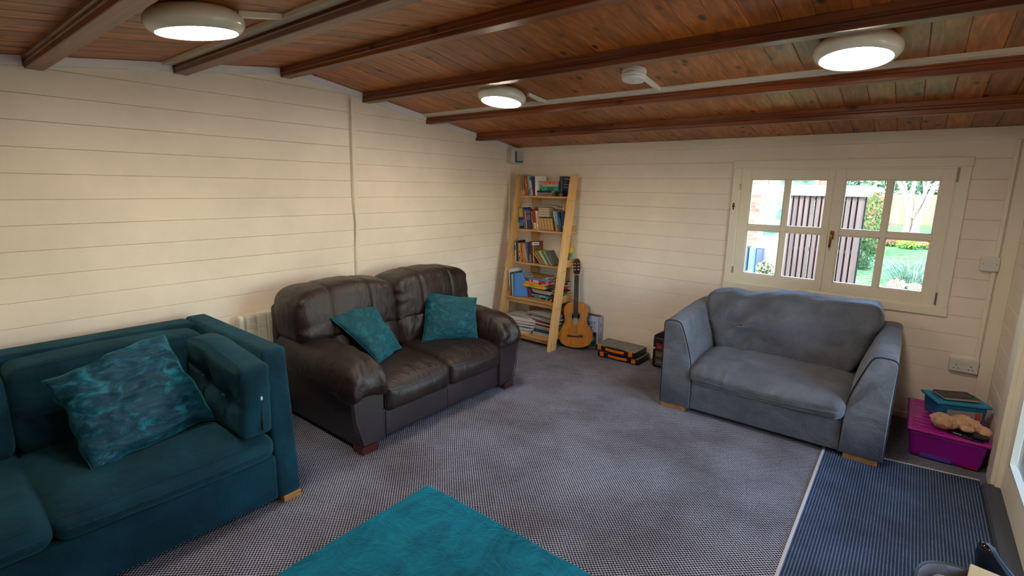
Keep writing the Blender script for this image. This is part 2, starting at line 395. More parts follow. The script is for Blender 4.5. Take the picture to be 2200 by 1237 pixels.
# ------------------------------------------------------------------ the room
X1 = 4.0555; Y0 = -5.40; YR = -2.5453; ZR = 2.3957; ZE = 2.0308; SR = .1433; SL = .1371; BS = .13
def zc(y): return ZR - SR*(y-YR) if y > YR else ZR - SL*(YR-y)
# floor
fl = struct(box('floor', -.1, X1+.1, Y0-.1, .1, -.12, 0, M_carpet, None, 0))
tagp(fl, 'grey and black woven carpet floor')
# walls: backing slab plus boards
def clip(poly, fn):
    """Sutherland-Hodgman: keep points where fn(p)>=0 (linear)"""
    o = []
    for i in range(len(poly)):
        a, b = poly[i], poly[(i+1) % len(poly)]; fa, fb = fn(a), fn(b)
        if fa >= 0: o.append(a)
        if (fa >= 0) != (fb >= 0): t = fa/(fa-fb); o.append((a[0]+(b[0]-a[0])*t, a[1]+(b[1]-a[1])*t))
    return o
def board_poly(a0, a1, z0, z1, gable):
    p = [(a0, z0), (a1, z0), (a1, z1), (a0, z1)]
    if gable:
        p = clip(p, lambda q: ZR - SR*(q[0]-YR) + .002 - q[1]); p = clip(p, lambda q: ZR - SL*(YR-q[0]) + .002 - q[1])
    return p
def area(p): return abs(sum(p[i][0]*p[(i+1) % len(p)][1]-p[(i+1) % len(p)][0]*p[i][1] for i in range(len(p))))/2
def wall(name, axis, pos, out, spans, gable, z_off, label, holes=()):
    """axis 'x': wall plane x=pos, board run along y. out=+1/-1 outward direction"""
    t = thing(name, None, None); struct(t); t['label'] = label
    a0, a1 = spans[0][0], spans[-1][1]
    ax = axis
    # backing
    cells = [board_poly(a0-.1 if not gable else a0, a1+.1 if not gable else a1, -.1, 2.6 if gable else ZE+.02, gable)]
    if gable: cells = [clip(cells[0], lambda q: 1)]
    pieces = []
    if holes:
        h = holes[0]
        lo, hi = cells[0][0][0], cells[0][1][0]
        for (b0, b1, c0, c1) in ((lo, h[0], -.1, 2.6), (h[1], hi, -.1, 2.6), (h[0], h[1], -.1, h[2]), (h[0], h[1], h[3], 2.6)):
            if c1 > c0+.001 and b1 > b0+.001:
                p = board_poly(b0, b1, c0, c1 if gable else min(c1, ZE+.02), gable)
                if len(p) > 2 and area(p) > 1e-4: pieces.append(p)
    else: pieces = cells
    m = MB()
    for p in pieces: m.add(*prism(p, ax, pos+out*.012, pos+out*.075))
    m.build('wall_core', M_wall, t)
    k0 = int(math.floor((-z_off)/BS))-1; zz = z_off
    while zz > 0: zz -= BS
    while zz < 2.5:
        za, zb = max(0, zz), zz+BS
        for (s0, s1) in spans:
            segs = [(s0, s1, za, zb)]
            for h in holes:
                ns = []
                for (q0, q1, c0, c1) in segs:
                    if c1 <= h[2] or c0 >= h[3] or q1 <= h[0] or q0 >= h[1]: ns.append((q0, q1, c0, c1)); continue
                    if q0 < h[0]: ns.append((q0, h[0], c0, c1))
                    if q1 > h[1]: ns.append((h[1], q1, c0, c1))
                    if c0 < h[2]: ns.append((max(q0, h[0]), min(q1, h[1]), c0, h[2]))
                    if c1 > h[3]: ns.append((max(q0, h[0]), min(q1, h[1]), h[3], c1))
                segs = ns
            for (q0, q1, c0, c1) in segs:
                if not gable: c1 = min(c1, ZE+.01)
                if c1-c0 < .012: continue
                p = board_poly(q0, q1, c0+.0005, c1-.0005, gable)
                if len(p) < 3 or area(p) < 2e-4: continue
                jit = random.uniform(-.0006, .0006)
                v, f = prism(p, ax, pos+jit, pos+out*.013+jit, .0022)
                mk('board', v, f, M_wall, t)
        zz += BS
    return t
WH = (2.345, 3.725, .828, 1.80)
wall('wall_left', 'x', 0, -1, [(Y0, -2.083), (-2.083, 0)], True, 2.156 % BS, 'cream painted horizontal board gable wall behind the sofas')
wall('wall_back', 'y', 0, 1, [(0, X1)], False, 1.8374 % BS, 'cream painted horizontal board wall with the window', holes=[WH])
DY0, DY1, DZ = -2.50, -.80, 1.96
wall('wall_right', 'x', X1, 1, [(Y0, 0)], True, 1.8374 % BS, 'cream board wall with the glazed doors', holes=[(DY0, DY1, -.1, DZ)])
wall('wall_front', 'y', Y0, -1, [(0, X1)], False, 1.8374 % BS, 'cream board wall behind the viewer')
# ceiling with planks
ct = thing('ceiling', None, None); struct(ct); ct['label'] = 'stained pine plank ceiling of a shallow pitched roof'
for (ya, yb) in ((YR, .12), (Y0-.12, YR)):
    za = zc(ya) if ya == YR else ZR-SL*(YR-ya); zb = ZR-SR*(yb-YR) if yb > YR else ZR
    v = []
    for x in (-.12, X1+.12): v += [(x, ya, za+.014), (x, yb, zb+.014), (x, yb, zb+.09), (x, ya, za+.09)]
    mk('roof_deck', v, [(0, 1, 2, 3), (4, 7, 6, 5), (0, 4, 5, 1), (3, 2, 6, 7), (0, 3, 7, 4), (1, 5, 6, 2)], flat('#5a3a20', .7, name='roof_deck'), ct)
PW = .1245; plank_me = {}
for side in (0, 1):
    ya, yb = ((YR, 0.0) if side == 0 else (Y0, YR)); za, zb = (ZR, ZE) if side == 0 else (ZR-SL*(YR-Y0), ZR)
    c = .003
    v = []
    for y, z in ((ya, za), (yb, zb)):
        v += [(0.0005, y, z+.014), (0.0005, y, z+c), (c+.0005, y, z), (PW-c-.0005, y, z), (PW-.0005, y, z+c), (PW-.0005, y, z+.014)]
    f = [(i, (i+1) % 6, 6+(i+1) % 6, 6+i) for i in range(6)] + [(5, 4, 3, 2, 1, 0), (6, 7, 8, 9, 10, 11)]
    first = None
    x = -.012
    while x < X1:
        if first is None: first = mk('plank', v, f, M_plank, ct); o = first
        else: o = first.copy(); COL.objects.link(o)
        o.location = (x, 0, random.uniform(0, .0012)); x += PW
# purlins: stepped profile beams along x
def purlin(yc, label):
    z = zc(yc); d = .066; wv = .036
    p = [(yc-wv-.009, z+.006), (yc-wv-.009, z-.020), (yc-wv, z-.024), (yc-wv, z-.033), (yc-wv-.004, z-.038), (yc-wv, z-.042), (yc-wv, z-d+.003), (yc-wv+.003, z-d),
         (yc+wv-.003, z-d), (yc+wv, z-d+.003), (yc+wv, z-.042), (yc+wv+.004, z-.038), (yc+wv, z-.033), (yc+wv, z-.024), (yc+wv+.009, z-.020), (yc+wv+.009, z+.006)]
    v, f = prism(p, 'x', -.002, X1+.002)
    o = mk('roof_purlin', v, f, M_beam, None); tagp(o, label, 'beam', 'roof purlins'); return o
PUR = [-.63, -1.285, -1.945, -2.60, -3.25, -3.90, -4.55, -5.20]
LB = ['stained roof beam nearest the window wall', 'stained roof beam under the long white cable trunking by the smoke alarm', 'stained roof beam behind the small ceiling light, above the brown sofa',
      'stained roof beam along the ridge of the ceiling', 'stained roof beam beside the white trunking of the left ceiling light', 'stained roof beam at the top left corner, left of the left light',
      'stained roof beam second from the front wall', 'stained roof beam nearest the front wall']
for y, l in zip(PUR, LB): purlin(y, l)
# white cornice strips on the gable wall between purlins
cn = thing('trim_1', None, None); struct(cn); cn['label'] = 'white strip where the gable wall meets the ceiling'
edges = [0.0] + sum([[y+.045, y-.045] for y in PUR], []) + [Y0]
for i in range(0, len(edges)-1, 2):
    yb, ya = edges[i], edges[i+1]
    segs = [(ya, yb)] if not (ya < YR < yb) else [(ya, YR), (YR, yb)]
    for (a, b) in segs:
        v = []
        for y in (a, b):
            z = zc(y)
            v += [(0, y, z-.048), (.016, y, z-.046), (.020, y, z-.002), (0, y, z-.002)]
        mk('cornice_strip', v, [(0, 1, 2, 3), (7, 6, 5, 4), (0, 4, 5, 1), (1, 5, 6, 2), (2, 6, 7, 3), (3, 7, 4, 0)], M_cornice, cn)
t2 = struct(box('trim_2', 0, X1, -.016, 0, ZE-.078, ZE+.003, M_trimw, None, .003)); tagp(t2, 'cream board along the top of the window wall')
t3 = struct(box('trim_3', 3.985, X1, -.022, 0, 0, ZE-.078, M_trimw, None, .003)); tagp(t3, 'cream corner board right of the window')
t4 = struct(box('trim_4', 0, .014, -2.098, -2.066, 0, zc(-2.08)-.048, M_trimw, None, .003)); tagp(t4, 'cream vertical strip on the gable wall above the brown sofa')
t5 = struct(box('trim_5', 0, .05, -.02, 0, 0, 1.85, M_trimw, None, .004)); tagp(t5, 'cream corner strip below the fuse box')
b1 = struct(box('baseboard_back', .05, 3.985, -.012, 0, 0, .045, M_trimw, None, .003))
cb = tube('cable', [(.018, -2.104, 2.25), (.018, -2.105, 1.75), (.018, -2.108, 1.5), (.020, -2.096, 1.3), (.018, -2.106, 1.1), (.018, -2.107, .85), (.018, -2.106, .5)], .005, M_trimw)
tagp(cb, 'thin cream painted cable running down beside the vertical strip', 'cable')

# ------------------------------------------------------------------ window
wt = thing('window_1', None, None); struct(wt); wt['label'] = 'cream two-sash window with eight panes over the blue-grey armchair'
wx0, wx1, wz0, wz1 = 2.30, 3.77, .782, 1.85
for (a, b, c, d) in ((wx0, wx0+.062, wz0+.06, wz1-.06), (wx1-.062, wx1, wz0+.06, wz1-.06), (wx0-.006, wx1+.006, wz1-.06, wz1), (wx0-.006, wx1+.006, wz0, wz0+.06)):
    box('window_casing', a, b, -.018, 0, c, d, M_trimw, wt, .003)
for (a, b, c, d) in ((WH[0], 2.3685, WH[2], WH[3]), (3.7005, WH[1], WH[2], WH[3]), (2.3685, 3.7005, 1.7785, WH[3]), (2.3685, 3.7005, WH[2], .8525)):
    box('window_lining', a, b, -.004, .075, c, d, M_trimw, wt, .001)
def sash(x0, x1, z0, z1, panes, hx):
    ys, ye = -.006, .044
    s = mk('window_sash', *MB().box(x0, panes[0][0]-.006, ys, ye, z0, z1, .002).box(panes[1][1]+.006, x1, ys, ye, z0, z1, .002)
           .box(panes[0][0]-.006, panes[1][1]+.006, ys, ye, 1.704, z1, .002).box(panes[0][0]-.006, panes[1][1]+.006, ys, ye, z0, .926, .002).__dict__.values(), M_trimw, wt)
    xm0, xm1 = panes[0][1]+.006, panes[1][0]-.006
    mk('glazing_bar', *MB().box(xm0, xm1, ys+.004, ye, .926, 1.704, .002).box(panes[0][0]-.006, xm0+.001, ys+.005, ye-.001, 1.293, 1.332, .002).box(xm1-.001, panes[1][1]+.006, ys+.005, ye-.001, 1.293, 1.332, .002).__dict__.values(), M_trimw, s)
    for (a, b) in panes:
        for (c, d) in ((.932, 1.287), (1.338, 1.698)):
            m = MB()
            m.box(a-.007, a+.004, .004, .03, c-.007, d+.007).box(b-.004, b+.007, .004, .03, c-.007, d+.007).box(a, b, .004, .03, d-.004, d+.007).box(a, b, .004, .03, c-.007, c+.004)
            m.build('glazing_bead', M_trimw, s)
            box('pane', a, b, .018, .022, c, d, M_glass, s, 0)
    return s
s1 = sash(2.369, 3.019, .853, 1.778, [(2.446, 2.689), (2.731, 2.973)], 0)
s2 = sash(3.022, 3.700, .853, 1.778, [(3.093, 3.337), (3.377, 3.624)], 1)
M_steel = flat('#8d8a84', .3, .9, 'hinge_steel'); M_brass = flat('#9a6f3a', .28, .9, 'bronze_handle')
for (x, z, h) in ((2.358, 1.64, .05), (2.36, .95, .055), (3.712, 1.735, .095), (3.706, .90, .085)):
    m = MB().box(x-.008, x+.008, -.012, -.004, z-h/2, z+h/2, .002).tube([(x, -.014, z-h/2), (x, -.014, z+h/2)], .005, 10)
    m.build('hinge', M_steel, wt)
hd = box('handle_plate', 3.034, 3.062, -.016, -.006, 1.26, 1.325, M_brass, wt, .004)
v, f = tubem([(3.048, -.014, 1.305), (3.048, -.046, 1.305), (3.048, -.052, 1.295), (3.045, -.052, 1.20)], [.008, .008, .009, .0075], 12)
mk('handle_lever', v, f, M_brass, hd, smooth=True)
# small figure sticker on the casing
stk = mk('sticker', *MB().box(2.317, 2.335, -.0195, -.0182, 1.492, 1.498).box(2.319, 2.333, -.0197, -.0182, 1.498, 1.506).box(2.321, 2.331, -.0197, -.0182, 1.452, 1.474).box(2.316, 2.336, -.0197, -.0182, 1.474, 1.490).box(2.323, 2.329, -.0197, -.0182, 1.506, 1.510).__dict__.values(), flat('#2a1d14', .6), None)
tagp(stk, 'tiny dark figure sticker on the left window casing', 'sticker')

# ------------------------------------------------------------------ doors in the right wall
dt = thing('door_1', None, None); struct(dt); dt['label'] = 'cream double glazed door in the right wall'
for (a, b) in ((DY1-.02, -.655), (DY0-.165, DY0+.02)):
    box('door_casing', X1-.022, X1, a, b, 0, DZ+.08, M_trimw, dt, .006)
box('door_casing', X1-.022, X1, DY0-.165, -.655, DZ, DZ+.09, M_trimw, dt, .006)
for (a, b, c, d) in ((DY1-.05, DY1, 0, DZ), (DY0, DY0+.05, 0, DZ), (DY0, DY1, DZ-.05, DZ)):
    box('door_frame', X1-.004, X1+.075, a, b, c, d, M_trimw, dt, .003)
def door_leaf(ya, yb):
    st = .125; x0, x1 = X1+.018, X1+.062
    m = MB().box(x0, x1, ya, ya+st, .035, DZ-.055, .003).box(x0, x1, yb-st, yb, .035, DZ-.055, .003).box(x0, x1, ya+st, yb-st, .035, .225, .003).box(x0, x1, ya+st, yb-st, DZ-.17, DZ-.055, .003)
    l = m.build('door_leaf', M_trimw, dt)
    zm = [.225, .64, 1.06, 1.48, DZ-.17]
    box('door_pane', X1+.038, X1+.042, ya+st, yb-st, .225, DZ-.17, M_glass, l, 0)
    b = MB().box(x0-.006, X1+.036, ya+st-.004, ya+st+.016, .222, DZ-.167).box(x0-.006, X1+.036, yb-st-.016, yb-st+.004, .222, DZ-.167).box(x0-.006, X1+.036, ya+st, yb-st, .222, .240).box(x0-.006, X1+.036, ya+st, yb-st, DZ-.186, DZ-.167)
    b.build('glazing_bead', M_white, l); return l
ym = (DY0+DY1)/2
la = door_leaf(ym+.002, DY1-.052); lb = door_leaf(DY0+.052, ym-.002)
hp = box('handle_plate', X1+.006, X1+.018, ym+.02, ym+.055, .95, 1.15, M_brass, la, .003)
sill = struct(mk('trim_6', *prism([(X1-.055, 0), (X1+.08, 0), (X1+.08, .034), (X1-.02, .034), (X1-.045, .026), (X1-.055, .012)], 'y', DY0-.1, DY1-.03), flat('#3a4048', .55, name='threshold_rubber')))
tagp(sill, 'dark grey threshold strip at the foot of the door')

# ------------------------------------------------------------------ mat and rug
mt = thing('floor_mat', 'blue-grey ribbed entrance mat in front of the glazed door', 'mat', (3.6, -1.7, 0))
mm = [(3.262, -2.62), (3.998, -2.62), (3.998, -.762), (3.262, -.872)]
mk('mat_top', *prism([(x, y) for x, y in mm], 'z', .0, .006), M_rib, mt, world=True)
def strip(a, b, wd, mat, name, z=.009):
    a = Vector(a); b = Vector(b); d = (b-a).normalized(); n_ = Vector((-d.y, d.x))*wd/2
    p = [tuple(a-n_), tuple(b-n_), tuple(b+n_), tuple(a+n_)]
    v, f = prism(p, 'z', 0, z, .002); return mk(name, v, f, mat, mt, world=True)
M_edge = flat('#b9b9bd', .8, name='pale_edging')
strip((3.255, -2.62), (3.255, -.87), .014, M_edge, 'edge_strip'); strip((3.255, -.868), (4.0, -.757), .012, M_edge, 'edge_strip')
M_rug = fabric('teal_plush_pile', '#023a52', '#087a9a', 4.5, .7, 600, .9, .004, '#3cc0d0', (1.0, .55, 1), .02, 6.0)
for _n in M_rug.node_tree.nodes:
    if _n.type == 'TEX_NOISE' and _n.inputs['Scale'].default_value < 10: _n.inputs['Distortion'].default_value = 1.4; _n.inputs['Roughness'].default_value = .72
def rug_def(p, u):
    p.z += .004*nz(p, 6, 3) * (1 if u.z > 0 else 0) + (.003*nz(p, 16, 8) if u.z > 0 else 0)
    p.x += .004*nz(p, 5, 2); p.y += .004*nz(p, 5, 7); return p
v, f = rbox(1.645, 3.05, -4.85, -2.815, .001, .022, r=.010, n=(70, 100, 1), nar=2, deform=rug_def)
rg = mk('rug', v, f, M_rug, None, smooth=True); tagp(rg, 'teal plush pile rug on the carpet in the foreground', 'rug')

# ------------------------------------------------------------------ ceiling lights, alarm, trunking
M_lampbody = flat('#e6e3d2', .22, name='lamp_ring_plastic', coat=.5)
m_, n_, b_ = newmat('lamp_diffuser'); setb(b_, Base_Color=(1, 1, 1, 1), Emission_Color=LAMP_COLOR+(1,), Emission_Strength=LAMP_POWER); M_lamp = m_
def ceiling_lamp(x, y, label):
    z = zc(y); ang = math.atan(-SR) if y > YR else math.atan(SL)
    t = thing('ceiling_light', label, 'light', (x, y, z), (ang, 0, 0), 'round bulkhead ceiling lights')
    ring = [(.02, -.001), (.135, -.001), (.150, -.010), (.166, -.028), (.171, -.045), (.168, -.060), (.158, -.074), (.143, -.083), (.139, -.084), (.136, -.080), (.135, -.070)]
    v, f = lathe(ring, 56); mk('lamp_ring', v, f, M_lampbody, t, smooth=True)
    dome = [(.138, -.076)] + [(.138*math.cos(a), -.076-.020*math.sin(a)) for a in [PI/2*i/7 for i in range(1, 7)]] + [(.001, -.096)]
    v, f = lathe(dome, 56); mk('lamp_diffuser', v, f, M_lamp, t, smooth=True); return t
ceiling_lamp(1.30, -3.64, 'cream round ceiling light at the upper left, above the teal sofa')
ceiling_lamp(1.165, -1.655, 'cream round ceiling light nearest the bookshelf corner')
ceiling_lamp(3.225, -1.675, 'cream round ceiling light at the upper right, above the mat')
ceiling_lamp(3.25, -3.66, 'unseen cream round ceiling light at the right, near the front wall')  # out of view; placed by symmetry with the other three, kept for its light
def trunk(ya, yb, x0, x1, label):
    yc_ = (ya+yb)/2; v = []
    t = thing('cable_trunking', label, 'trunking', (x0, yc_, zc(yc_)))
    for x in (x0, x1):
        v += [(x, ya, zc(ya)), (x, ya, zc(ya)-.020), (x, yb, zc(yb)-.020), (x, yb, zc(yb))]
    mk('trunk_body', v, [(0, 1, 2, 3), (7, 6, 5, 4), (0, 4, 5, 1), (1, 5, 6, 2), (2, 6, 7, 3), (3, 7, 4, 0)], M_lampbody, t, world=True); return t
tk1 = trunk(-1.372, -1.332, .002, X1, 'long white trunking along the second beam from the window wall')
tk2 = trunk(-3.345, -3.297, .002, 3.3, 'white trunking along the beam right of the left ceiling light')
def spur(p0, p1, wd, t):
    a = Vector(p0); b = Vector(p1); d = (b-a).normalized(); n2 = Vector((-d.y, d.x, 0)).normalized()*wd/2; v = []
    for p in (a, b):
        for s in (1, -1):
            q = p+n2*s; z = zc(q.y); v += [(q.x, q.y, z), (q.x, q.y, z-.021)]
    mk('trunk_spur', v, [(0, 1, 3, 2), (4, 6, 7, 5), (0, 4, 5, 1), (2, 3, 7, 6), (0, 2, 6, 4), (1, 5, 7, 3)], M_lampbody, t, world=True)
spur((2.185, -1.66, 0), (2.185, -1.372, 0), .022, tk1); spur((1.31, -1.55, 0), (1.33, -1.372, 0), .02, tk1)
spur((1.36, -3.50, 0), (1.40, -3.345, 0), .022, tk2)
sm = thing('smoke_alarm', 'small white round smoke alarm on the plank ceiling', 'alarm', (2.172, -1.695, zc(-1.695)), (math.atan(-SR), 0, 0))
v, f = lathe([(.01, 0), (.066, 0), (.068, -.006), (.068, -.018), (.063, -.021), (.063, -.024), (.068, -.027), (.069, -.040), (.064, -.045), (.064, -.048), (.066, -.052), (.062, -.060), (.05, -.063), (.001, -.064)], 48)
mk('alarm_body', v, f, M_white, sm, smooth=True, autos=35)
v, f = lathe([(.0, -.062), (.022, -.0625), (.024, -.066), (.020, -.0665), (.001, -.068)], 28); mk('test_button', v, f, M_white, sm, smooth=True)

# ------------------------------------------------------------------ fuse box, switch, socket, radiator
fb = thing('fuse_box', 'white fuse box high in the corner with a paper label and blue flap', 'fuse box', (.04, -.09, 1.86))
M_fb = flat('#c4bfb2', .45, name='fusebox_plastic')
box('enclosure', .0, .058, -.178, -.010, 1.862, 2.026, M_fb, fb, .005, world=True)
box('front_cover', .058, .082, -.172, -.012, 1.866, 2.022, M_white, fb, .008, world=True)
box('flap', .080, .096, -.132, -.014, 1.868, 1.985, flat('#3c5a68', .3, name='blue_flap'), fb, .004, world=True)
box('paper_label', .096, .0975, -.118, -.010, 1.886, 1.986, lines_mat('printed_label', '#d8d6d0', '#9a9ca2', 90, 2, .55), fb, 0, world=True)
cd = thing('conduit', 'thin cream conduit running down below the fuse box', 'conduit', (.0, -.11, 0))
box('conduit_body', 0.0, .016, -.13, -.112, .3, 1.862, M_trimw, cd, .002, world=True)
cd2 = thing('conduit', 'cream conduit between the light switch and the double socket', 'conduit', (3.96, 0, .5))
box('conduit_body', 3.952, 3.976, -.014, 0, .50, 1.952, M_trimw, cd2, .003, world=True)
sw = thing('light_switch', 'white single light switch on the wall right of the window', 'switch', (3.938, -.01, 1.168))
box('switch_plate', 3.892, 3.984, -.038, 0, 1.122, 1.214, M_white, sw, .006, world=True)
v, f = prism([(3.928, 1.158), (3.948, 1.158), (3.948, 1.182), (3.928, 1.182)], 'y', -.038, -.0425, .001); mk('rocker', v, f, M_white, sw, world=True)
for x in (3.906, 3.970):
    v, f = tubem([(x, -.0375, 1.168), (x, -.0395, 1.168)], .0035, 12); mk('screw', v, f, M_steel, sw, world=True)
sk = thing('power_socket', 'white double power socket low on the wall above the storage boxes', 'socket', (3.906, -.01, .468))
box('socket_plate', 3.831, 3.981, -.036, 0, .424, .514, M_white, sk, .006, world=True)
dk = flat('#1c1c1e', .7)
for cx in (3.868, 3.944):
    for (dx, dz, w_, h_) in ((0, .008, .004, .009), (-.011, -.014, .008, .004), (.011, -.014, .008, .004)):
        box('pin_slot', cx+dx-w_/2, cx+dx+w_/2, -.0368, -.0355, .462+dz-h_/2, .462+dz+h_/2, dk, sk, 0, world=True)
for cx in (3.897, 3.915): box('socket_rocker', cx-.007, cx+.007, -.041, -.036, .480, .500, M_white, sk, .0015, world=True)

rd = thing('radiator', 'white finned electric radiator on the wall behind the brown sofa', 'radiator', (.05, -2.8, .12))
M_rad = flat('#ddd9cb', .35, name='radiator_enamel', coat=.3)
v, f = rbox(.022, .098, -3.085, -3.035, .12, .728, r=.035, n=(2, 2, 8)); mk('end_cap', v, f, M_rad, rd, smooth=True, world=True)
v, f = rbox(.022, .098, -2.46, -2.41, .12, .728, r=.035, n=(2, 2, 8)); mk('end_cap', v, f, M_rad, rd, smooth=True, world=True)
for i in range(8):
    y = -3.032+i*.0715
    m = MB(); v, f = rbox(.030, .092, y, y+.069, .125, .722, r=.016, n=(2, 2, 6)); m.add(v, f)
    fn = m.build('fin', M_rad, rd, smooth=True, world=True)
    m = MB().box(.091, .0935, y+.006, y+.063, .16, .615, .001).box(.090, .0945, y+.006, y+.063, .635, .665, .001).box(.05, .085, y+.006, y+.063, .721, .724, .001)
    m.build('fin_panel', M_rad, fn, world=True)

# ------------------------------------------------------------------ brown leather loveseat
M_lea = leather('brown_leather', '#1b1110', '#2a1a18', 8.0)
M_lea2 = leather('brown_leather_panel', '#231a1f', '#30252b', .6)
M_foot_red = stained_pine('dark_red_wood', '#5a1c10', '#46130a', '#2f0b06', 'y', .5, False, .3)
bs = thing('loveseat', 'dark brown leather two-seat sofa against the cream gable wall', 'sofa', (.65, -2.13, 0))
def gather(front_x, amp, ys):
    def d(p, u):
        g = max(0, min(1, (p.x-(front_x-.22))/.22))
        p.z += amp*g*math.sin(p.y*ys+nz(p, 7, 3)*2.5)*max(0, u.z)
        p.x += amp*.8*g*math.sin(p.y*ys+1.2)
        return p
    return d
cushion('back_frame', (.165, .30, -2.915, -1.345, .06, .815), .05, M_lea, bs, (2, 14, 8), 0, .003)
bse = cushion('base', (.24, 1.085, -2.72, -1.54, .045, .235), .018, M_lea2, bs, (4, 10, 3), 0, .0015)
seam_on(bse, [(1.08, -2.125, .06+.14*i/6) for i in range(7)], (1, 0, 0), .0025, M_lea)
def sofa_arm(yi, yo, sgn):
    # side panel: tapered slab
    prof = [(yi, .04), (yi, .40), (yi-sgn*.02, .47), ((yi+yo)/2, .52), (yo+sgn*.050, .50), (yo+sgn*.022, .44), (yo+sgn*.010, .36), (yo+sgn*.022, .22), (yo+sgn*.075, .04)]
    v, f = prism(prof, 'x', .20, 1.105, .014); a = mk('arm_panel', v, f, M_lea2, bs, smooth=True, world=True, autos=40)
    def d(p, u):
        fr = max(0, min(1, (p.x-.82)/.32)); bk = max(0, min(1, (.55-p.x)/.3))
        p.z += .03*bk - .055*fr*fr
        p.z -= .05*abs(u.y)**3*(1+.6*fr)                       # sides hang down over the panel
        g = max(0, (p.x-.95)/.2)
        q = math.sin((p.y*34+nz(p, 9, 2)*2.0))
        p.x += .014*g*q; p.z += .012*g*q*max(0, u.z)
        p.z += .005*math.sin(p.x*30+p.y*20+nz(p, 6, 4)*4)*max(0, u.z)*(1-fr)
        return p
    c = cushion('arm_pad', (.24, 1.155, min(yi, yo)-.024, max(yi, yo)+.024, .405, .605), .085, M_lea, bs, (26, 12, 4), .015, .006, 7, yo, d)
    pts = [(1.107, y, z) for y, z in prof[:4]+prof[4:]]
    tube('arm_seam', [(1.106, y, z) for (y, z) in prof], .0032, M_lea, a, 6, world=True)
sofa_arm(-2.68, -2.925, 1); sofa_arm(-1.575, -1.335, -1)
for (ya, yb, o) in ((-2.675, -2.128, 1), (-2.122, -1.580, 2)):
    def d(p, u, ya=ya, yb=yb):
        fr = max(0, (p.x-.85)/.28)
        p.z -= .035*fr**3*max(0, u.z)**.6
        q = math.sin(p.y*62+nz(p, 8, 1)*3)
        p.z += .004*q*max(0, 1-abs(p.x-1.03)/.09)*max(0, u.z)
        return p
    c = cushion('seat_cushion', (.42, 1.125, ya, yb, .215, .415), .045, M_lea, bs, (16, 16, 4), .026, .004, 6, o, d)
    seam_on(c, [(1.1, ya+.012+(yb-ya-.024)*t, .358-.012*math.sin(t*PI)) for t in [i/24 for i in range(25)]], (1, 0, 0), .003, M_lea)
for (ya, yb, o) in ((-2.905, -2.132, 3), (-2.128, -1.352, 4)):
    yc = (ya+yb)/2
    def lum(p, u):
        p.x += -.10*(p.z-.45); p.x += .006*math.sin(p.y*45+nz(p, 6, 2)*4)*max(0, u.x); return p
    cushion('lumbar_cushion', (.30, .60, max(ya, -2.70), min(yb, -1.57), .38, .645), .07, M_lea, bs, (6, 16, 8), .03, .006, 8, o, lum)
    s0, s1 = ya+(yb-ya)*.30, ya+(yb-ya)*.70
    def top(p, u, s0=s0, s1=s1, ya=ya, yb=yb):
        for s in (s0, s1):
            gr = math.exp(-((p.y-s)/.012)**2); p.x -= .012*gr*max(0, u.x); p.z -= .012*gr*max(0, u.z)
        e = min(abs(p.y-ya), abs(p.y-yb)); g = max(0, 1-e/.14)
        p.x += .006*g*math.sin(p.z*60+nz(p, 9, 6)*3)*max(0, u.x)
        p.z += .014*math.sin((p.y-ya)/(yb-ya)*PI)*max(0, u.z)
        p.z -= .028*g*g*max(0, u.z)
        p.x -= .22*(p.z-.75)*.45
        return p
    c = cushion('head_cushion', (.21, .565, ya, yb, .575, .912), .060, M_lea, bs, (8, 44, 14), .030, .009, 6, o+3, top)
    for s in (s0, s1):
        seam_on(c, [(.40, s, .60+.30*i/14) for i in range(15)], (1, 0, 0), .0028, M_lea)
        seam_on(c, [(.24+.26*i/10, s, .8) for i in range(11)], (0, 0, 1), .0028, M_lea)
    sd_ = ya+.018 if ya < -2.5 else yb-.018
for (x, y) in ((1.06, -2.80), (1.06, -1.46), (.34, -2.72), (.34, -1.54)):
    s = -1 if y < -2 else 1
    v, f = prism([(x-.05, y-.055), (x+.05, y-.055), (x+.05, y+.055), (x-.05, y+.055)], 'z', 0, .047, .003)
    mk('foot', v, f, M_foot_red, bs, world=True)

# ------------------------------------------------------------------ teal fabric sofa
M_teal = fabric('teal_chenille', '#042433', '#0b3b4e', 5, .4, 700, .88, .0016, '#5a9aa4', (1, 1, 1), .010, 5.0)
M_oak = stained_pine('light_oak_foot', '#b98850', '#a87843', '#8c6032', 'y', .3, False, .4)
ts = thing('sofa', 'teal chenille two-seat sofa at the left with light wooden feet', 'sofa', (.65, -4.24, 0))
def tarm(ya, yb, o):
    def d(p, u):
        p.x -= .10*max(0, p.z-.10)*max(0, (p.x-.6)/.6)
        if p.z < .1 and abs(u.y) > .5: pass
        return p
    cushion('arm', (.13, 1.192, ya, yb, .035, .805), .024, M_teal, ts, (14, 4, 10), 0, .002, 5, o, d)
tarm(-3.408, -3.287, 1); tarm(-5.192, -5.072, 2)
cushion('back_frame', (.13, .30, -5.08, -3.40, .035, .80), .03, M_teal, ts, (3, 14, 8), 0, .0025, 5, 3)
cushion('base', (.20, 1.185, -5.08, -3.40, .035, .272), .02, M_teal, ts, (6, 16, 3), 0, .002, 5, 4)
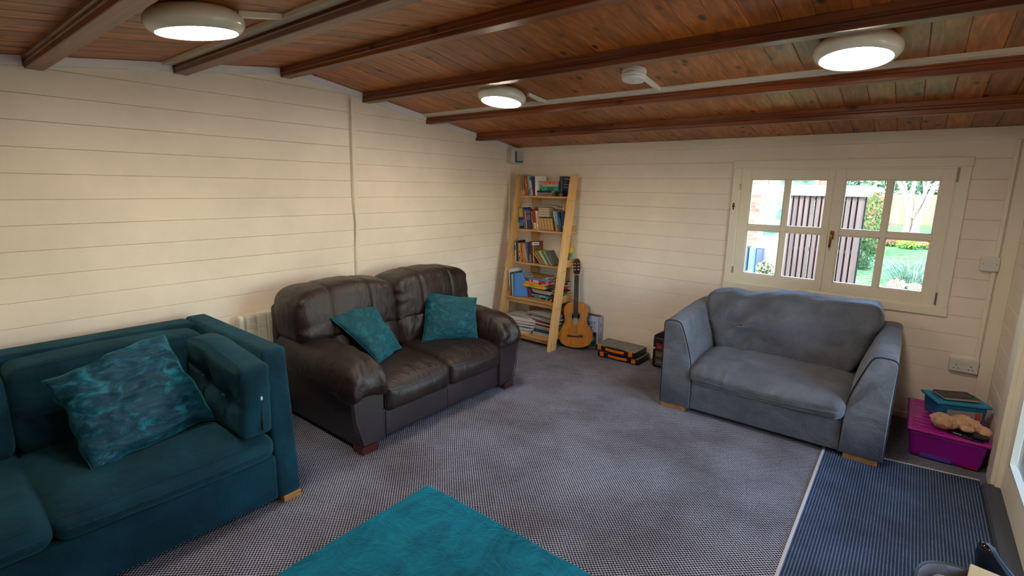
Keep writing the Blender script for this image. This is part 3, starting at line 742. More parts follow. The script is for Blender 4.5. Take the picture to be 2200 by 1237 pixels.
for (ya, yb, o) in ((-4.232, -3.412, 5), (-5.068, -4.238, 6)):
    def sd(p, u, ya=ya, yb=yb):
        p.z -= .03*max(0, (p.x-.95)/.27)**2*max(0, u.z)**.6
        p.z += .010*nz(p, 4, 2)*max(0, u.z); return p
    c = cushion('seat_cushion', (.36, 1.215, ya, yb, .272, .405), .05, M_teal, ts, (16, 16, 4), .022, .004, 4, o, sd)
    seam_on(c, [(1.2, ya+.03+(yb-ya-.06)*t, .375) for t in [i/30 for i in range(31)]], (1, 0, 0), .0022, M_teal)
    def bd(p, u, ya=ya, yb=yb):
        p.x -= .22*(p.z-.42)
        p.x -= .016*math.exp(-((p.z-.56)/.02)**2)*max(0, u.x)
        return p
    c = cushion('back_cushion', (.33, .575, ya+.005, yb-.005, .39, .775), .05, M_teal, ts, (6, 16, 10), .022, .006, 5, o+4, bd)
    seam_on(c, [(.475, ya+.05+(yb-ya-.10)*t, .75) for t in [i/24 for i in range(25)]], (0, 0, 1), .0025, M_teal)
    seam_on(c, [(.5, ya+.03+(yb-ya-.06)*t, .56) for t in [i/24 for i in range(25)]], (1, 0, 0), .0025, M_teal)
for (x, y) in ((1.135, -3.335), (1.135, -5.13), (.22, -3.335), (.22, -5.13)):
    v, f = prism([(x-.055, y-.045), (x+.052, y-.045), (x+.052, y+.045), (x-.055, y+.045)], 'z', 0, .037, .003)
    mk('foot', v, f, M_oak, ts, world=True)
# buttoned cushion against the right arm
ac = thing('cushion', 'teal buttoned square cushion standing against the right arm of the teal sofa', 'cushion', (.90, -3.49, .42))
BT = [(.80, .64), (1.03, .60)]
def ad(p, u):
    if u.y < 0:
        for (bx, bz) in BT:
            r2 = ((p.x-bx)**2+(p.z-bz)**2)
            p.y += .026*math.exp(-r2/.0016)+.024*math.exp(-r2/.012)
        cr = math.exp(-((p.z-(.64-(p.x-.80)*.17))/.013)**2)*(1 if .56 < p.x < 1.1 else .3)
        p.y += .010*cr
    p.z += .02*math.sin((p.x-.6)/.6*PI*1.2+.7)*max(0, u.z)
    p.x += .04*(p.z-.42)*max(0, u.x)
    return p
acm = cushion('cushion_cover', (.575, 1.195, -3.555, -3.412, .412, .785), .026, M_teal, ac, (30, 8, 24), .018, .005, 6, 31, ad)
seam_on(acm, [(1.17, -3.5, .44+.32*t) for t in [i/14 for i in range(15)]], (0, -1, 0), .0022, M_teal)
seam_on(acm, [(.61+.55*t, -3.535, .7) for t in [i/18 for i in range(19)]], (0, 0, 1), .0022, M_teal)
for bx, bz in BT:
    v, f = rbox(bx-.011, bx+.011, -3.568, -3.556, bz-.011, bz+.011, r=.006, n=(1, 1, 1)); mk('button', v, f, M_teal, ac, smooth=True, world=True)
zp = box('zip', 1.206, 1.216, -3.470, -3.462, .445, .60, flat('#0a1418', .6), ac, .001, world=True)
v, f = rbox(1.208, 1.220, -3.474, -3.460, .598, .622, r=.006, n=(1, 1, 1)); mk('zip_tag', v, f, M_white, ac, smooth=True, world=True, label='white zip tag')

# ------------------------------------------------------------------ velvet scatter cushions
def pillow(name, label, TL, TR, BR, BL, th, mat, seed, group=None, piping=None, n=46, amp=.008, sc_=8, ears=.05, streak=None, wav=.02):
    C = [Vector(c) for c in (TL, TR, BR, BL)]; ctr = sum(C, Vector())/4
    t = thing(name, label, 'cushion', tuple(ctr), group=group)
    nrm = (C[1]-C[0]).cross(C[3]-C[0]).normalized()
    V = []; F = []; ids = {}
    def P(i, j, s):
        u, v = i/n, j/n
        # concave edges, corners stick out
        uu = u + ears*.5*math.sin(PI*v)*(1-2*u)*(1-4*u*(1-u))*1.0; vv = v + ears*.5*math.sin(PI*u)*(1-2*v)*(1-4*v*(1-v))
        uu += wav*nz((u*3, v*3, seed), 1.6, seed); vv += wav*nz((u*3, v*3, seed+4), 1.6, seed+2)
        p = C[0]*(1-uu)*(1-vv)+C[1]*uu*(1-vv)+C[2]*uu*vv+C[3]*(1-uu)*vv
        e = (1-abs(2*u-1)**2.6)*(1-abs(2*v-1)**2.6)
        h = th/2*e**.55
        q = Vector((u*.5, v*.5, seed))
        if streak: q = Vector((u*.5*streak[0]+v*.1, v*.5*streak[1]-u*.12, seed))
        wv = (nz(q, sc_, seed)+.5*nz(q, sc_*2.3, seed+3)+.3*nz(q, sc_*5, seed+9))*amp*min(1, e*3)
        sag = -.05*th*math.sin(PI*u)*v
        return p + nrm*s*(h+wv) 
    for s in (1, -1):
        for i in range(n+1):
            for j in range(n+1):
                bd = i in (0, n) or j in (0, n)
                key = (i, j, 0 if bd else s)
                if key not in ids: ids[key] = len(V); V.append(P(i, j, s if not bd else 1))
        for i in range(n):
            for j in range(n):
                q = []
                for di, dj in ((0, 0), (1, 0), (1, 1), (0, 1)):
                    a, b = i+di, j+dj; bd = a in (0, n) or b in (0, n); q.append(ids[(a, b, 0 if bd else s)])
                F.append(tuple(q if s > 0 else q[::-1]))
    mk('cushion_cover', V, F, mat, t, smooth=True, world=True)
    ed = [P(i, 0, 1) for i in range(n)]+[P(n, j, 1) for j in range(n)]+[P(n-i, n, 1) for i in range(n)]+[P(0, n-j, 1) for j in range(n+1)]
    tube('piping', ed, .0038 if piping else .003, mat, t, 6, world=True)
    return t
M_vel = velvet('crushed_teal_velvet', '#064450', '#167080', 14)
M_vel2 = velvet('crushed_teal_velvet_deep', '#04394e', '#1f7c98', 7)
pillow('cushion', 'small teal crushed-velvet cushion leaning on the left arm side of the brown sofa', (.60, -2.71, .735), (.50, -2.355, .80), (.72, -2.235, .445), (.84, -2.515, .43), .13, M_vel, 1.3, 'velvet cushions on the brown sofa', True, amp=.010)
pillow('cushion', 'small teal crushed-velvet cushion against the right arm of the brown sofa', (.55, -1.845, .775), (.88, -1.605, .735), (.93, -1.645, .425), (.70, -2.02, .425), .13, M_vel, 2.9, 'velvet cushions on the brown sofa', True, amp=.010)
pillow('cushion', 'large rectangular teal crushed-velvet cushion slumped on the teal sofa', (.62, -4.13, .745), (.62, -3.655, .845), (.88, -3.545, .435), (.985, -4.075, .415), .21, M_vel2, 5.1, None, False, n=84, amp=.022, sc_=8, ears=.05, streak=(.6, 1.9), wav=.05)

# ------------------------------------------------------------------ blue-grey snuggle chair
M_sue = fabric('blue_grey_suede', '#4d5059', '#62656e', 5, .45, 420, .85, .0009, '#b0b4bc', (1, 1, 1), .014, 6.0)
M_cord = fabric('dark_piping', '#15171c', '#23262c', 9, .2, 420)
bc = thing('armchair', 'wide blue-grey suede armchair below the window', 'armchair', (2.87, -.53, 0))
def smooth_poly(pts, n=4):
    """Chaikin"""
    for _ in range(n):
        q = []
        for i in range(len(pts)-1):
            a, b = Vector(pts[i]), Vector(pts[i+1]); q += [tuple(a*.75+b*.25), tuple(a*.25+b*.75)]
        pts = [pts[0]]+q+[pts[-1]]
    return pts
for sgn in (-1, 1):
    X = lambda x: 2.87+sgn*x
    pr = [(X(.462), .035), (X(.462), .235)] + smooth_poly([(X(.464), .30), (X(.482), .42), (X(.520), .54), (X(.552), .63), (X(.575), .672), (X(.640), .676), (X(.688), .664), (X(.687), .59)], 3) + [(X(.686), .40), (X(.684), .035)]
    n = len(pr); ys = [-.982, -.975, -.965, -.80, -.60, -.40, -.20, -.09, -.08]; ins = [.012, .004, 0, 0, 0, 0, 0, .004, .014]
    V = []; F = []
    cx = sum(p[0] for p in pr)/n
    for y, s in zip(ys, ins):
        up = .045*min(1, max(0, (y+.965)/.5))
        for (x, z) in pr:
            zz = z + (up if z > .3 else up*max(0, (z-.035)/.3))
            dx = cx-x; dz = .35-zz; l = math.hypot(dx, dz); p = Vector((x+dx/l*s, y, zz+dz/l*s))
            p += Vector((nz(p, 5, 1), nz(p, 5, 4)*.4, nz(p, 5, 2)))*.004
            V.append(p)
    for r in range(len(ys)-1):
        for i in range(n): F.append((r*n+i, r*n+(i+1) % n, (r+1)*n+(i+1) % n, (r+1)*n+i))
    F.append(tuple(range(n))); F.append(tuple((len(ys)-1)*n+i for i in reversed(range(n))))
    a = mk('arm', V, F, M_sue, bc, smooth=True, world=True, autos=45)
    tube('piping', [(x, -.972, z) for (x, z) in pr[0:]], .0042, M_cord, a, 6, world=True)
cushion('base', (2.335, 3.405, -.965, -.12, .035, .255), .012, M_sue, bc, (12, 4, 4), 0, .002, 4, 2)
cushion('back_frame', (2.20, 3.54, -.20, -.055, .035, .712), .035, M_sue, bc, (12, 2, 8), 0, .003, 4, 3)
def sd(p, u):
    fr = max(0, (-.62-p.y)/.38)
    uz = max(0, u.z)**.6
    p.z += uz*(-.035*fr**2.5 + .005*math.sin(p.x*70+nz(p, 7, 2)*4)*max(0, 1-abs(p.y+.42)/.05) + .010*nz(p, 4, 9))
    p.y += .004*math.sin(p.x*85+nz(p, 6, 3)*5)*max(0, -u.y)
    return p
c = cushion('seat_cushion', (2.402, 3.338, -1.018, -.30, .238, .405), .055, M_sue, bc, (26, 16, 5), .03, .005, 5, 4, sd)
seam_on(c, [(2.43+.88*t, -1.0, .296-.016*math.sin(t*PI)) for t in [i/40 for i in range(41)]], (0, -1, 0), .0034, M_sue)
def bd(p, u):
    t = (p.x-2.87)/.56
    zf = max(0, min(1, (p.z-.40)/.42))
    p.x = 2.87 + (p.x-2.87)*(.80+.20*min(1, zf*1.35))
    p.y += .20*(p.z-.42)
    if u.z > 0: p.z += (.010*math.exp(-((t+.02)/.22)**2) - .024*math.exp(-((t+.50)/.16)**2) - .006*math.exp(-((t-.42)/.2)**2) + .012*math.exp(-((t-.85)/.15)**2))*zf + .025*t
    # folds: diagonal creases at the left half
    q = (p.x-2.55)*1.0 - (p.z-.62)*1.15
    if u.y < 0:
        p.y -= .018*math.sin(q*26+nz(p, 3, 5)*2)*math.exp(-((p.x-2.60)/.20)**2)
        p.y += .020*math.exp(-((p.x-3.02)**2/.012+(p.z-.72)**2/.004))
    return p
c = cushion('back_cushion', (2.305, 3.425, -.515, -.24, .375, .838), .045, M_sue, bc, (44, 8, 20), .028, .014, 5, 6, bd)
seam_on(c, [(2.36+1.02*t, -.42, .8) for t in [i/40 for i in range(41)]], (0, 0, 1), .0026, M_sue)
for (x, y) in ((2.285, -.925), (3.445, -.925), (2.285, -.13), (3.445, -.13)):
    hw = .088 if y < -.5 else .05
    v, f = prism([(x-hw, y-.045), (x+hw, y-.045), (x+hw, y+.045), (x-hw, y+.045)], 'z', .0, .036, .003)
    mk('foot', v, f, M_oak, bc, world=True)

# ------------------------------------------------------------------ ladder shelf
ls = thing('ladder_shelf', 'pale pine leaning ladder shelf full of books in the corner', 'bookshelf', (.5, -.27, 0))
for (x0, x1) in ((.155, .195), (.822, .860)):
    v, f = prism([(-.509, 0), (-.509+.185*1.735, 1.735), (-.509+.185*1.735+.100, 1.745), (-.400, 0)], 'x', x0, x1, .002)
    mk('rail', v, f, M_shelf, ls, world=True)
for (x0, x1) in ((.245, .352), (.662, .765)): box('back_post', x0, x1, -.030, -.012, 0, 1.62, M_shelf, ls, .002, world=True)
M_shelfx = stained_pine('pale_shelf_pine_board', '#d3a468', '#c9985c', '#b5823f', 'x', .12, False, .5)
SH = [(1.520, -.175), (1.170, -.225), (.825, -.295), (.462, -.390), (.098, -.445)]
for (z, y) in SH:
    s = box('shelf_board', .196, .821, y, -.032, z-.018, z, M_shelfx, ls, .0015, world=True)
    for (x0, x1) in ((.197, .215), (.802, .820)): box('side_lip', x0, x1, y+.002, -.034, z, z+.058, M_shelfx, s, .002, world=True)
for (z, y) in ((.462, -.365), (.098, -.42)): box('apron', .196, .821, y, y+.018, z-.060, z-.019, M_shelfx, ls, .002, world=True)
M_scr = flat('#5a4326', .5)
for z in (1.48, 1.13, .785, .42, .06):
    for x in (.8605,):
        y = -.509+.185*z+.03
        v, f = tubem([(x-.001, y, z), (x+.0012, y, z)], .004, 10); mk('screw', v, f, M_scr, ls, world=True)
        v, f = tubem([(x-.001, y+.045, z), (x+.0012, y+.045, z)], .004, 10); mk('screw', v, f, M_scr, ls, world=True)
cn_ = thing('sticker_chain', 'row of small white stickers along the left shelf rail', 'stickers', (.175, -.40, .7))
M_stk = flat('#cfcabc', .5)
for i in range(16):
    z = .56+i*.017; v, f = rbox(.170+.010*math.sin(i*1.3), .180+.010*math.sin(i*1.3), -.509+.185*z-.0025, -.509+.185*z-.0002, z, z+.012, r=.001, n=(1, 1, 1), nar=2); mk('sticker', v, f, M_stk, cn_, world=True)

# ------------------------------------------------------------------ books
M_page = lines_mat('page_block', '#c9bb98', '#b5a580', 420, 0, .35); M_page2 = lines_mat('page_block_flat', '#cdc2a4', '#b3a688', 420, 2, .35)
M_pagew = lines_mat('white_page_block', '#cfccc6', '#b5b2ad', 420, 2, .35); M_paged = lines_mat('cream_page_block', '#cda66c', '#b98f56', 380, 0, .3)
def book(label, x, z, w, h, d, tilt, hexc, y, band=None, group=None, pages=None, rev=False, yaw=0, stripe=None, name='book', soft=False):
    """upright book; spine to the front unless rev (then the fore-edge faces front)"""
    d = min(d, -.034-y)
    t = thing(name, label, 'book', (x, y, z), (0, math.radians(tilt), math.radians(yaw)), group)
    k = .0012 if w < .016 or soft else .0025; m = flat(hexc, .42)
    b = MB()
    if not rev: b.box(0, w, 0, k, 0, h, .0008)
    else: b.box(0, w, d-k, d, 0, h, .0008)
    b.box(0, k, 0, d, 0, h, .0005).box(w-k, w, 0, d, 0, h, .0005)
    cv = b.build('cover', m, t)
    i = .003 if not soft else .0008
    box('pages', k, w-k, (i if rev else k), (d-k if rev else d-i), i, h-i, pages or (M_paged if rev else M_page), t, 0)
    if band and w > .009:
        for (c0, c1, hc) in (band if isinstance(band, list) else [band]):
            box('spine_band', .0012, w-.0012, -.0006, .0004, h*c0, h*c1, flat(hc, .45), cv, 0)
    return t
def flatbook(label, x0, x1, z, t_, d, hexc, y, yaw=0, tilt=0, band=None, group=None, white=True, rev=False, name='book', soft=False):
    d = min(d, -.036-y)
    t = thing(name, label, 'book', (x0, y, z), (math.radians(0), math.radians(-tilt), math.radians(yaw)), group)
    Lx = x1-x0; k = .0012 if t_ < .016 or soft else .0025; m = flat(hexc, .42); b = MB()
    if not rev: b.box(0, Lx, 0, k, 0, t_, .0008)
    else: b.box(0, Lx, d-k, d, 0, t_, .0008)
    b.box(0, Lx, 0, d, 0, k, .0005).box(0, Lx, 0, d, t_-k, t_, .0005); cv = b.build('cover', m, t)
    box('pages', .002, Lx-.002, (.002 if rev else k), (d-k if rev else d-.003), k, t_-k, M_pagew if white else M_page2, t, 0)
    if band:
        for (c0, c1, hc) in (band if isinstance(band, list) else [band]):
            box('spine_band', Lx*c0, Lx*c1, -.0006, .0004, .0018, t_-.0018, flat(hc, .45), cv, 0)
    return t
G1 = 'books on the top shelf'; Z = SH[0][0]+.0005; y = -.160
book('pale blue tall book at the left end of the top shelf', .218, Z, .018, .222, .16, -6, '#8fb0c4', y+.01, (.1, .5, '#c9c9c0'), G1)
book('short grey striped book second from left on the top shelf', .238, Z, .016, .150, .12, -8, '#8c8494', y, [(.1, .3, '#c8bb5a'), (.5, .8, '#3f4660')], G1)
book('orange patterned book on the top shelf', .258, Z, .036, .206, .14, -8, '#c8560f', y, [(.08, .12, '#7a2606'), (.5, .56, '#e88a24'), (.9, .94, '#7a2606')], G1)
book('light blue book right of the orange one on the top shelf', .300, Z, .024, .208, .14, -8, '#7fb6d2', y, (.05, .3, '#2b79b4'), G1)
book('short cream book leaning on the light blue one, top shelf', .328, Z, .020, .158, .12, -10, '#d9d2bc', y, (.45, .5, '#4a4a3a'), G1)
book('thin purple book with red foot on the top shelf', .352, Z, .012, .200, .14, -10, '#4b3f74', y, (.02, .2, '#a02a30'), G1)
t = book('white book facing out with a blue oval on its cover, top shelf', .372, Z, .030, .202, .15, -7, '#d8d6d2', y+.005, None, G1, yaw=-38)
v, f = lathe([(.0, 0), (.026, 0), (.026, .0008), (.001, .0008)], 24); o = mk('cover_picture', [(a+.0, b*1.3, c) for a, b, c in v], f, flat('#3c5a70', .5), t); o.location = (.031, .08, .06); o.rotation_euler = (0, PI/2, 0)
box('cover_text', .030, .0306, .03, .12, .14, .147, flat('#8a8a8e', .5), t, 0)
yy = -.158; zz = Z
for (lb, x0, x1, th, hc, bnd, yw) in (
    ('grey magazine at the bottom of the flat pile, top shelf', .382, .585, .010, '#8d8a8c', [(.5, .8, '#9c2f3a')], 1),
    ('second magazine up with a red and blue spine, top shelf', .378, .595, .012, '#7c7f8c', [(.45, .75, '#a8323c'), (.75, .95, '#3a4a8c')], -1),
    ('grey magazine third from the bottom of the pile, top shelf', .386, .600, .011, '#9a9aa0', None, 1),
    ('black book with a silver disc edge in the pile, top shelf', .400, .665, .020, '#1b1a1c', [(.7, .85, '#8f8f90')], 0),
    ('bright teal hardback in the pile on the top shelf', .450, .668, .040, '#18a08c', [(.35, .75, '#0f6f63')], 0),
    ('thin blue and beige book above the teal hardback', .462, .664, .014, '#8fb4b4', [(.3, .6, '#c9b98e')], 0),
    ('beige book second from the top of the pile, top shelf', .430, .660, .016, '#c2a678', None, 2),
    ('orange book on top of the flat pile, top shelf', .484, .668, .022, '#e0791a', [(.4, .48, '#7a2a3c')], 0)):
    flatbook(lb, x0, x1, zz, th, .115, hc, yy, yw, 0, bnd, G1, white=False); zz += th+.0006
t = book('thick navy dictionary with red foot and white lettering, top shelf', .676, Z, .052, .200, .13, 0, '#0f1f44', -.155, [(.0, .06, '#a3241f'), (.06, .16, '#2e7a4a'), (.8, .95, '#2c4a5a')], G1, yaw=-14, name='dictionary')
RX = Matrix(((0, 0, 1), (1, 0, 0), (0, 1, 0)))   # text on the +x cover: reading along +y, up +z
W_ = flat('#cfd6e4', .5)
for i, (s, sz, hc) in enumerate((('Oxford', .030, W_), ('English', .019, flat('#5c9fd0', .5)), ('Dictionary', .018, W_), ('& Thesaurus', .016, W_))):
    text('lettering', s, sz, hc, t, (.0524, .006, .166-i*.024-.002*i), RX)
text('lettering', 'Oxford Dictionary', .0135, W_, t, (.030, -.0008, .155), Matrix(((0, 1, 0), (0, 0, -1), (-1, 0, 0))))

G2 = 'books on the second shelf'; Z = SH[1][0]+.0005; y = -.212
book('large purple-blue book with a yellow title edge, left end of second shelf', .220, Z, .052, .222, .15, -5, '#34386e', y+.006, [(.02, .12, '#16181f'), (.12, .4, '#4a78b0'), (.55, .97, '#c9a63c')], G2)
book('bright blue book on the second shelf', .284, Z, .022, .208, .15, -9, '#1b6fae', y, (.35, .45, '#7fa0a8'), G2)
book('coral book with a green foot on the second shelf', .309, Z, .020, .198, .14, -9, '#cf6f5e', y, [(.02, .2, '#7f9a4e')], G2)
book('wide navy book with white lettering marks on the second shelf', .334, Z, .050, .190, .14, -8, '#1a2f62', y, [(.88, .98, '#2f8b8e'), (.5, .8, '#5a6fa0')], G2)
book('tan book between the navy and red ones, second shelf', .392, Z, .016, .192, .13, -8, '#a2743e', y, (.1, .3, '#7a3022'), G2)
book('red book with a yellow foot on the second shelf', .414, Z, .034, .200, .14, -8, '#a3182a', y, [(.02, .28, '#d8b23a'), (.28, .36, '#d8cfc0')], G2)
book('white book with red lettering right of the red one, second shelf', .452, Z, .022, .198, .14, -8, '#e0dcd2', y, [(.1, .14, '#b03a34'), (.3, .8, '#c9b8a8')], G2)
pos = ['leftmost', 'second from left', 'middle', 'second from right', 'rightmost']
for i in range(5):
    book('paperback with its cream page edge outward, %s of the five leaning ones' % pos[i], .488+i*.036, Z, .0335, .128, .11, -13, ('#6a4a2a', '#7a2a2a', '#2a4a6a', '#3a3a3a', '#8a6a3a')[i], y, None, G2, rev=True, soft=True)
zz = Z+.140
for i, (lb, th) in enumerate((('lowest of the four cream-edged paperbacks lying on the leaning ones', .024), ('second lowest of the four cream-edged paperbacks lying flat, second shelf', .025), ('third lowest of the four cream-edged paperbacks lying flat, second shelf', .024), ('topmost of the four cream-edged paperbacks lying flat, second shelf', .020))):
    flatbook(lb, .458+.002*i, .605-(.004*i), zz, th, .11, ('#7a5a36', '#5a3a26', '#8a6a40', '#6a5030')[i], y, 0, 0, None, G2, white=False, rev=True, soft=True); zz += th+.0006
def papers(label, x0, x1, z, d, y, yaw, n=4, name='magazine', hexc='#b9b4aa', group=None):
    t = thing(name, label, 'magazines', (x0, y, z), (0, 0, math.radians(yaw)), group)
    for i in range(n):
        def df(p, u, i=i):
            p.z += .008*math.sin((p.x)/(x1-x0)*PI)*(1+.3*i)+.002*nz(p, 20, i); return p
        v, f = rbox(-.004*i, x1-x0-.006*i, 0, d, .0032*i, .0032*i+.0026, r=.001, n=(10, 2, 1), nar=1, deform=df)
        mk('page_sheet', v, f, flat(('#c8c5bd', '#8e8a84', '#d2cfc6', '#a8a49c')[i % 4], .5), t)
    return t
papers('loose white magazines on top of the second-shelf books', .335, .70, zz+.001, .12, y, 0, 4, group=G2)
book('pale grey book right of the cream-edged paperbacks, second shelf', .690, Z, .020, .202, .13, -13, '#b9b9b2', y, (.1, .5, '#8c8c86'), G2)
book('light blue book with a brown picture, second shelf', .713, Z, .020, .202, .13, -13, '#6fb4cf', y, [(.02, .35, '#7a4630')], G2)
book('blue and red slim book, second shelf', .736, Z, .012, .200, .13, -12, '#1f6fb0', y, (.85, .98, '#a82a34'), G2)
book('slim dark book near the right end of the second shelf', .752, Z, .010, .196, .12, -11, '#23283c', y, (.3, .7, '#7f8aa0'), G2)
book('navy blue book at the right end of the second shelf', .766, Z, .026, .200, .12, -8, '#1c2f6c', y, (.2, .3, '#5a6cae'), G2)

G3 = 'books on the middle shelf'; Z = SH[2][0]+.0005; y = -.284
up3 = [('white-footed slim book with a blue top, left end of middle shelf', .228, .014, .196, '#d6d2cc', [(.6, .9, '#3c6aa8')], -4),
 ('maroon slim book on the middle shelf', .244, .014, .206, '#4c1c26', (.3, .6, '#7a3a40'), -4),
 ('black tall folder behind the slim books, middle shelf', .260, .010, .222, '#141414', None, -4),
 ('teal slim book on the middle shelf', .272, .010, .200, '#2f8f88', None, -4),
 ('yellow and blue patterned book on the middle shelf', .284, .014, .196, '#d8b430', [(.1, .3, '#2f5aa0'), (.5, .6, '#b03030')], -4),
 ('tan slim book on the middle shelf', .300, .012, .196, '#b58a58', (.3, .5, '#5a7a3a'), -5),
 ('red slim book left of the orange one, middle shelf', .315, .015, .200, '#a52a1c', (.1, .5, '#d86a2a'), -6),
 ('orange book with ridged spine on the middle shelf', .336, .032, .198, '#d98420', (.05, .2, '#c06a14'), -8),
 ('grey-green book leaning left, middle shelf', .374, .016, .204, '#8c9c7a', (.2, .7, '#a8b49a'), -10),
 ('thin blue book beside the grey-green one, middle shelf', .394, .008, .216, '#4a5fa0', None, -10)]
for (lb, x, w_, h_, hc, bnd, tl) in up3: book(lb, x, Z, w_, h_, .14, tl, hc, y, bnd, G3)
t = book('brown picture-cover book with a white label facing out, middle shelf', .412, Z, .030, .228, .15, -4, '#5a3a26', y+.01, [(.0, .4, '#a8988a')], G3, yaw=-24)
box('cover_label', .030, .0308, .02, .10, .185, .215, flat('#ccd6dc', .5), t, 0); box('cover_label_print', .0308, .0311, .03, .09, .195, .205, flat('#3a5a7a', .5), t, 0)
t = book('brown book with a bright yellow edge, middle shelf', .466, Z, .012, .185, .14, -4, '#6a4a2e', y, (.0, 1, '#e0b51c'), G3, yaw=-10)
lean = [('pink-edged thin book, first of the steeply leaning ones', '#d89a90', .008), ('dark red thin book, second of the steeply leaning ones', '#7a1c22', .007), ('green book, third of the steeply leaning ones', '#6f8f2c', .014), ('grey thin book among the steeply leaning ones', '#8a8f98', .009), ('maroon thin book among the steeply leaning ones', '#6a2430', .008),
        ('broad yellow book among the steeply leaning ones', '#dcc01e', .018), ('pale yellow thin book right of the broad yellow one', '#d8cf7a', .006), ('deep blue book among the steeply leaning ones', '#145a96', .010), ('light blue slim book right of the deep blue one', '#3f8fc0', .007), ('green-edged thin book among the steeply leaning ones', '#4f7a3a', .006), ('cream thin book among the steeply leaning ones', '#d8c8a0', .007), ('brown-red thin book among the steeply leaning ones', '#7a4030', .006), ('grey-green picture book, last of the steeply leaning ones', '#5a6a62', .016)]
x = .560; tl = -41
for i, (lb, hc, w_) in enumerate(lean):
    q = tl+i*.6
    book(lb, x, Z, w_, .165, .13, q, hc, y, None, G3); x += (w_+.0012)/math.cos(math.radians(q))
pk = thing('crayon_packet', 'yellow and green crayon packet at the right end of the middle shelf', 'packet', (.745, -.085, SH[2][0]+.0005))
M_pk = lines_mat('packet_print', '#3f8f5c', '#6fbf8a', 12, 2, .4)
pk1 = box('carton', 0, .050, 0, .04, 0, .172, M_pk, pk, .001)
box('yellow_corner', .012, .0512, -.0008, .041, .125, .1725, flat('#e6c21a', .5), pk1, 0); box('red_panel', .0, .036, -.001, .0, .085, .118, flat('#a8382c', .5), pk1, 0); box('purple_panel', .0, .036, -.001, .0, .045, .080, flat('#8a3a5c', .5), pk1, 0); box('amber_panel', .0, .028, -.001, .0, .008, .042, flat('#c08a1c', .5), pk1, 0)

G4 = 'books on the fourth shelf'; Z = SH[3][0]+.0005; y = -.372
book('tall white magazine at the left end of the fourth shelf', .222, Z, .016, .285, .20, -3, '#c9c6c2', y, (.0, .4, '#a86a5c'), G4)
book('grey slim book beside the tall white magazine', .242, Z, .016, .250, .20, -4, '#4c4a48', y, None, G4)
book('pale blue slim book left of the blue binder', .262, Z, .020, .236, .19, -4, '#a8cad0', y, None, G4)
bn = book('bright blue ring binder facing out on the fourth shelf', .286, Z, .036, .250, .20, -5, '#1565b4', y, None, G4, yaw=-42, name='ring_binder')
box('spine_hole', .010, .026, -.0008, .0004, .20, .212, flat('#10151c', .6), bn, 0)
book('red and green book leaning beside the binder, fourth shelf', .425, Z, .014, .170, .13, -8, '#7a1426', y+.075, [(.45, .7, '#3f6a3a')], G4, yaw=-25)
yy = -.27; zz = Z
for (lb, x0, x1, th, hc, bnd, yw) in (
    ('black book with white lettering marks, bottom of the fourth-shelf pile', .432, .690, .016, '#14171c', [(.2, .55, '#8c9299'), (.8, .86, '#c9c9c9')], -3),
    ('light blue book second from the bottom, fourth shelf', .440, .680, .022, '#3c9ac6', [(.5, .8, '#7fc0dc')], -4),
    ('navy and red book third from the bottom, fourth shelf', .444, .684, .018, '#2a2440', [(.3, .8, '#8c2030')], -3),
    ('thin white book in the fourth-shelf pile', .464, .700, .012, '#d8d6cc', None, -5),
    ('thick grey paperback in the fourth-shelf pile', .446, .730, .024, '#a09c94', None, -6),
    ('dark blue hardback under the yellow slab, fourth shelf', .430, .715, .022, '#1c2a44', [(.0, .12, '#4c6a90')], -5)):
    flatbook(lb, x0, x1, zz, th, .16, hc, yy, yw, 0, bnd, G4, rev=('grey' in lb)); zz += th+.0006
zz += .001
for (lb, x0, x1, th, hc, bnd, yw, dy) in (
    ('long yellow hardback sticking out left, fourth shelf', .345, .655, .024, '#e0ac0c', [(.35, .6, '#b58a0a')], -6, -.05),
    ('tan book with an orange spine above the yellow hardback', .380, .640, .016, '#cf9a4a', [(.3, .5, '#c87a2a')], -5, -.045),
    ('yellow-spined book under the magenta one, fourth shelf', .390, .690, .014, '#d8b02a', [(.6, .75, '#3a3a3a')], -5, -.04),
    ('magenta hardback with white lettering marks, fourth shelf', .420, .735, .028, '#b01c52', [(.12, .16, '#d8c8d0'), (.25, .5, '#e0a8bc'), (.8, .92, '#d890a8')], -6, -.045),
    ('light blue book under the brown board, fourth shelf', .375, .690, .018, '#3f93bd', None, -5, -.04),
    ('worn brown board book on top of the fourth-shelf pile', .340, .665, .022, '#9c774a', [(.5, .9, '#6a5236')], -5, -.04)):
    flatbook(lb, x0, x1, zz, th, .17, hc, yy+dy, yw, 0, bnd, G4, white=True); zz += th+.0006
fan = thing('magazine', 'fan of white magazine pages at the right of the fourth shelf', 'magazines', (.70, -.28, .60), group=G4)
for i in range(9):
    def df(p, u, i=i):
        return p
    v, f = boxm(0, .10, 0, .15, 0, .004, 0); a = math.radians(22+i*1.4)
    v = [(p[0]*math.cos(a)-p[2]*math.sin(a)+(0 if i % 2 else .006)-.012, p[1], p[0]*math.sin(a)+p[2]*math.cos(a)+i*.0132-.022) for p in v]
    mk('page_sheet', v, f, flat(('#c9c4bc', '#9c9890', '#d2cfca')[i % 3], .5), fan)
book('dark green slim book leaning right under the magazine fan', .685, Z, .010, .135, .12, 40, '#4a5a3c', -.30, None, G4)
book('navy book with an orange square leaning at the right, fourth shelf', .712, Z+.0, .022, .125, .12, 38, '#1a2440', -.335, [(.05, .35, '#c88a1e')], G4)
flatbook('red paperback at the right end behind the rail, fourth shelf', .690, .800, Z+.088, .024, .085, '#b8301e', -.128, 6, 8, None, G4, white=False)
flatbook('orange paperback at the right end behind the rail, fourth shelf', .690, .798, Z+.114, .026, .085, '#e0622a', -.128, 2, 10, None, G4, white=False)
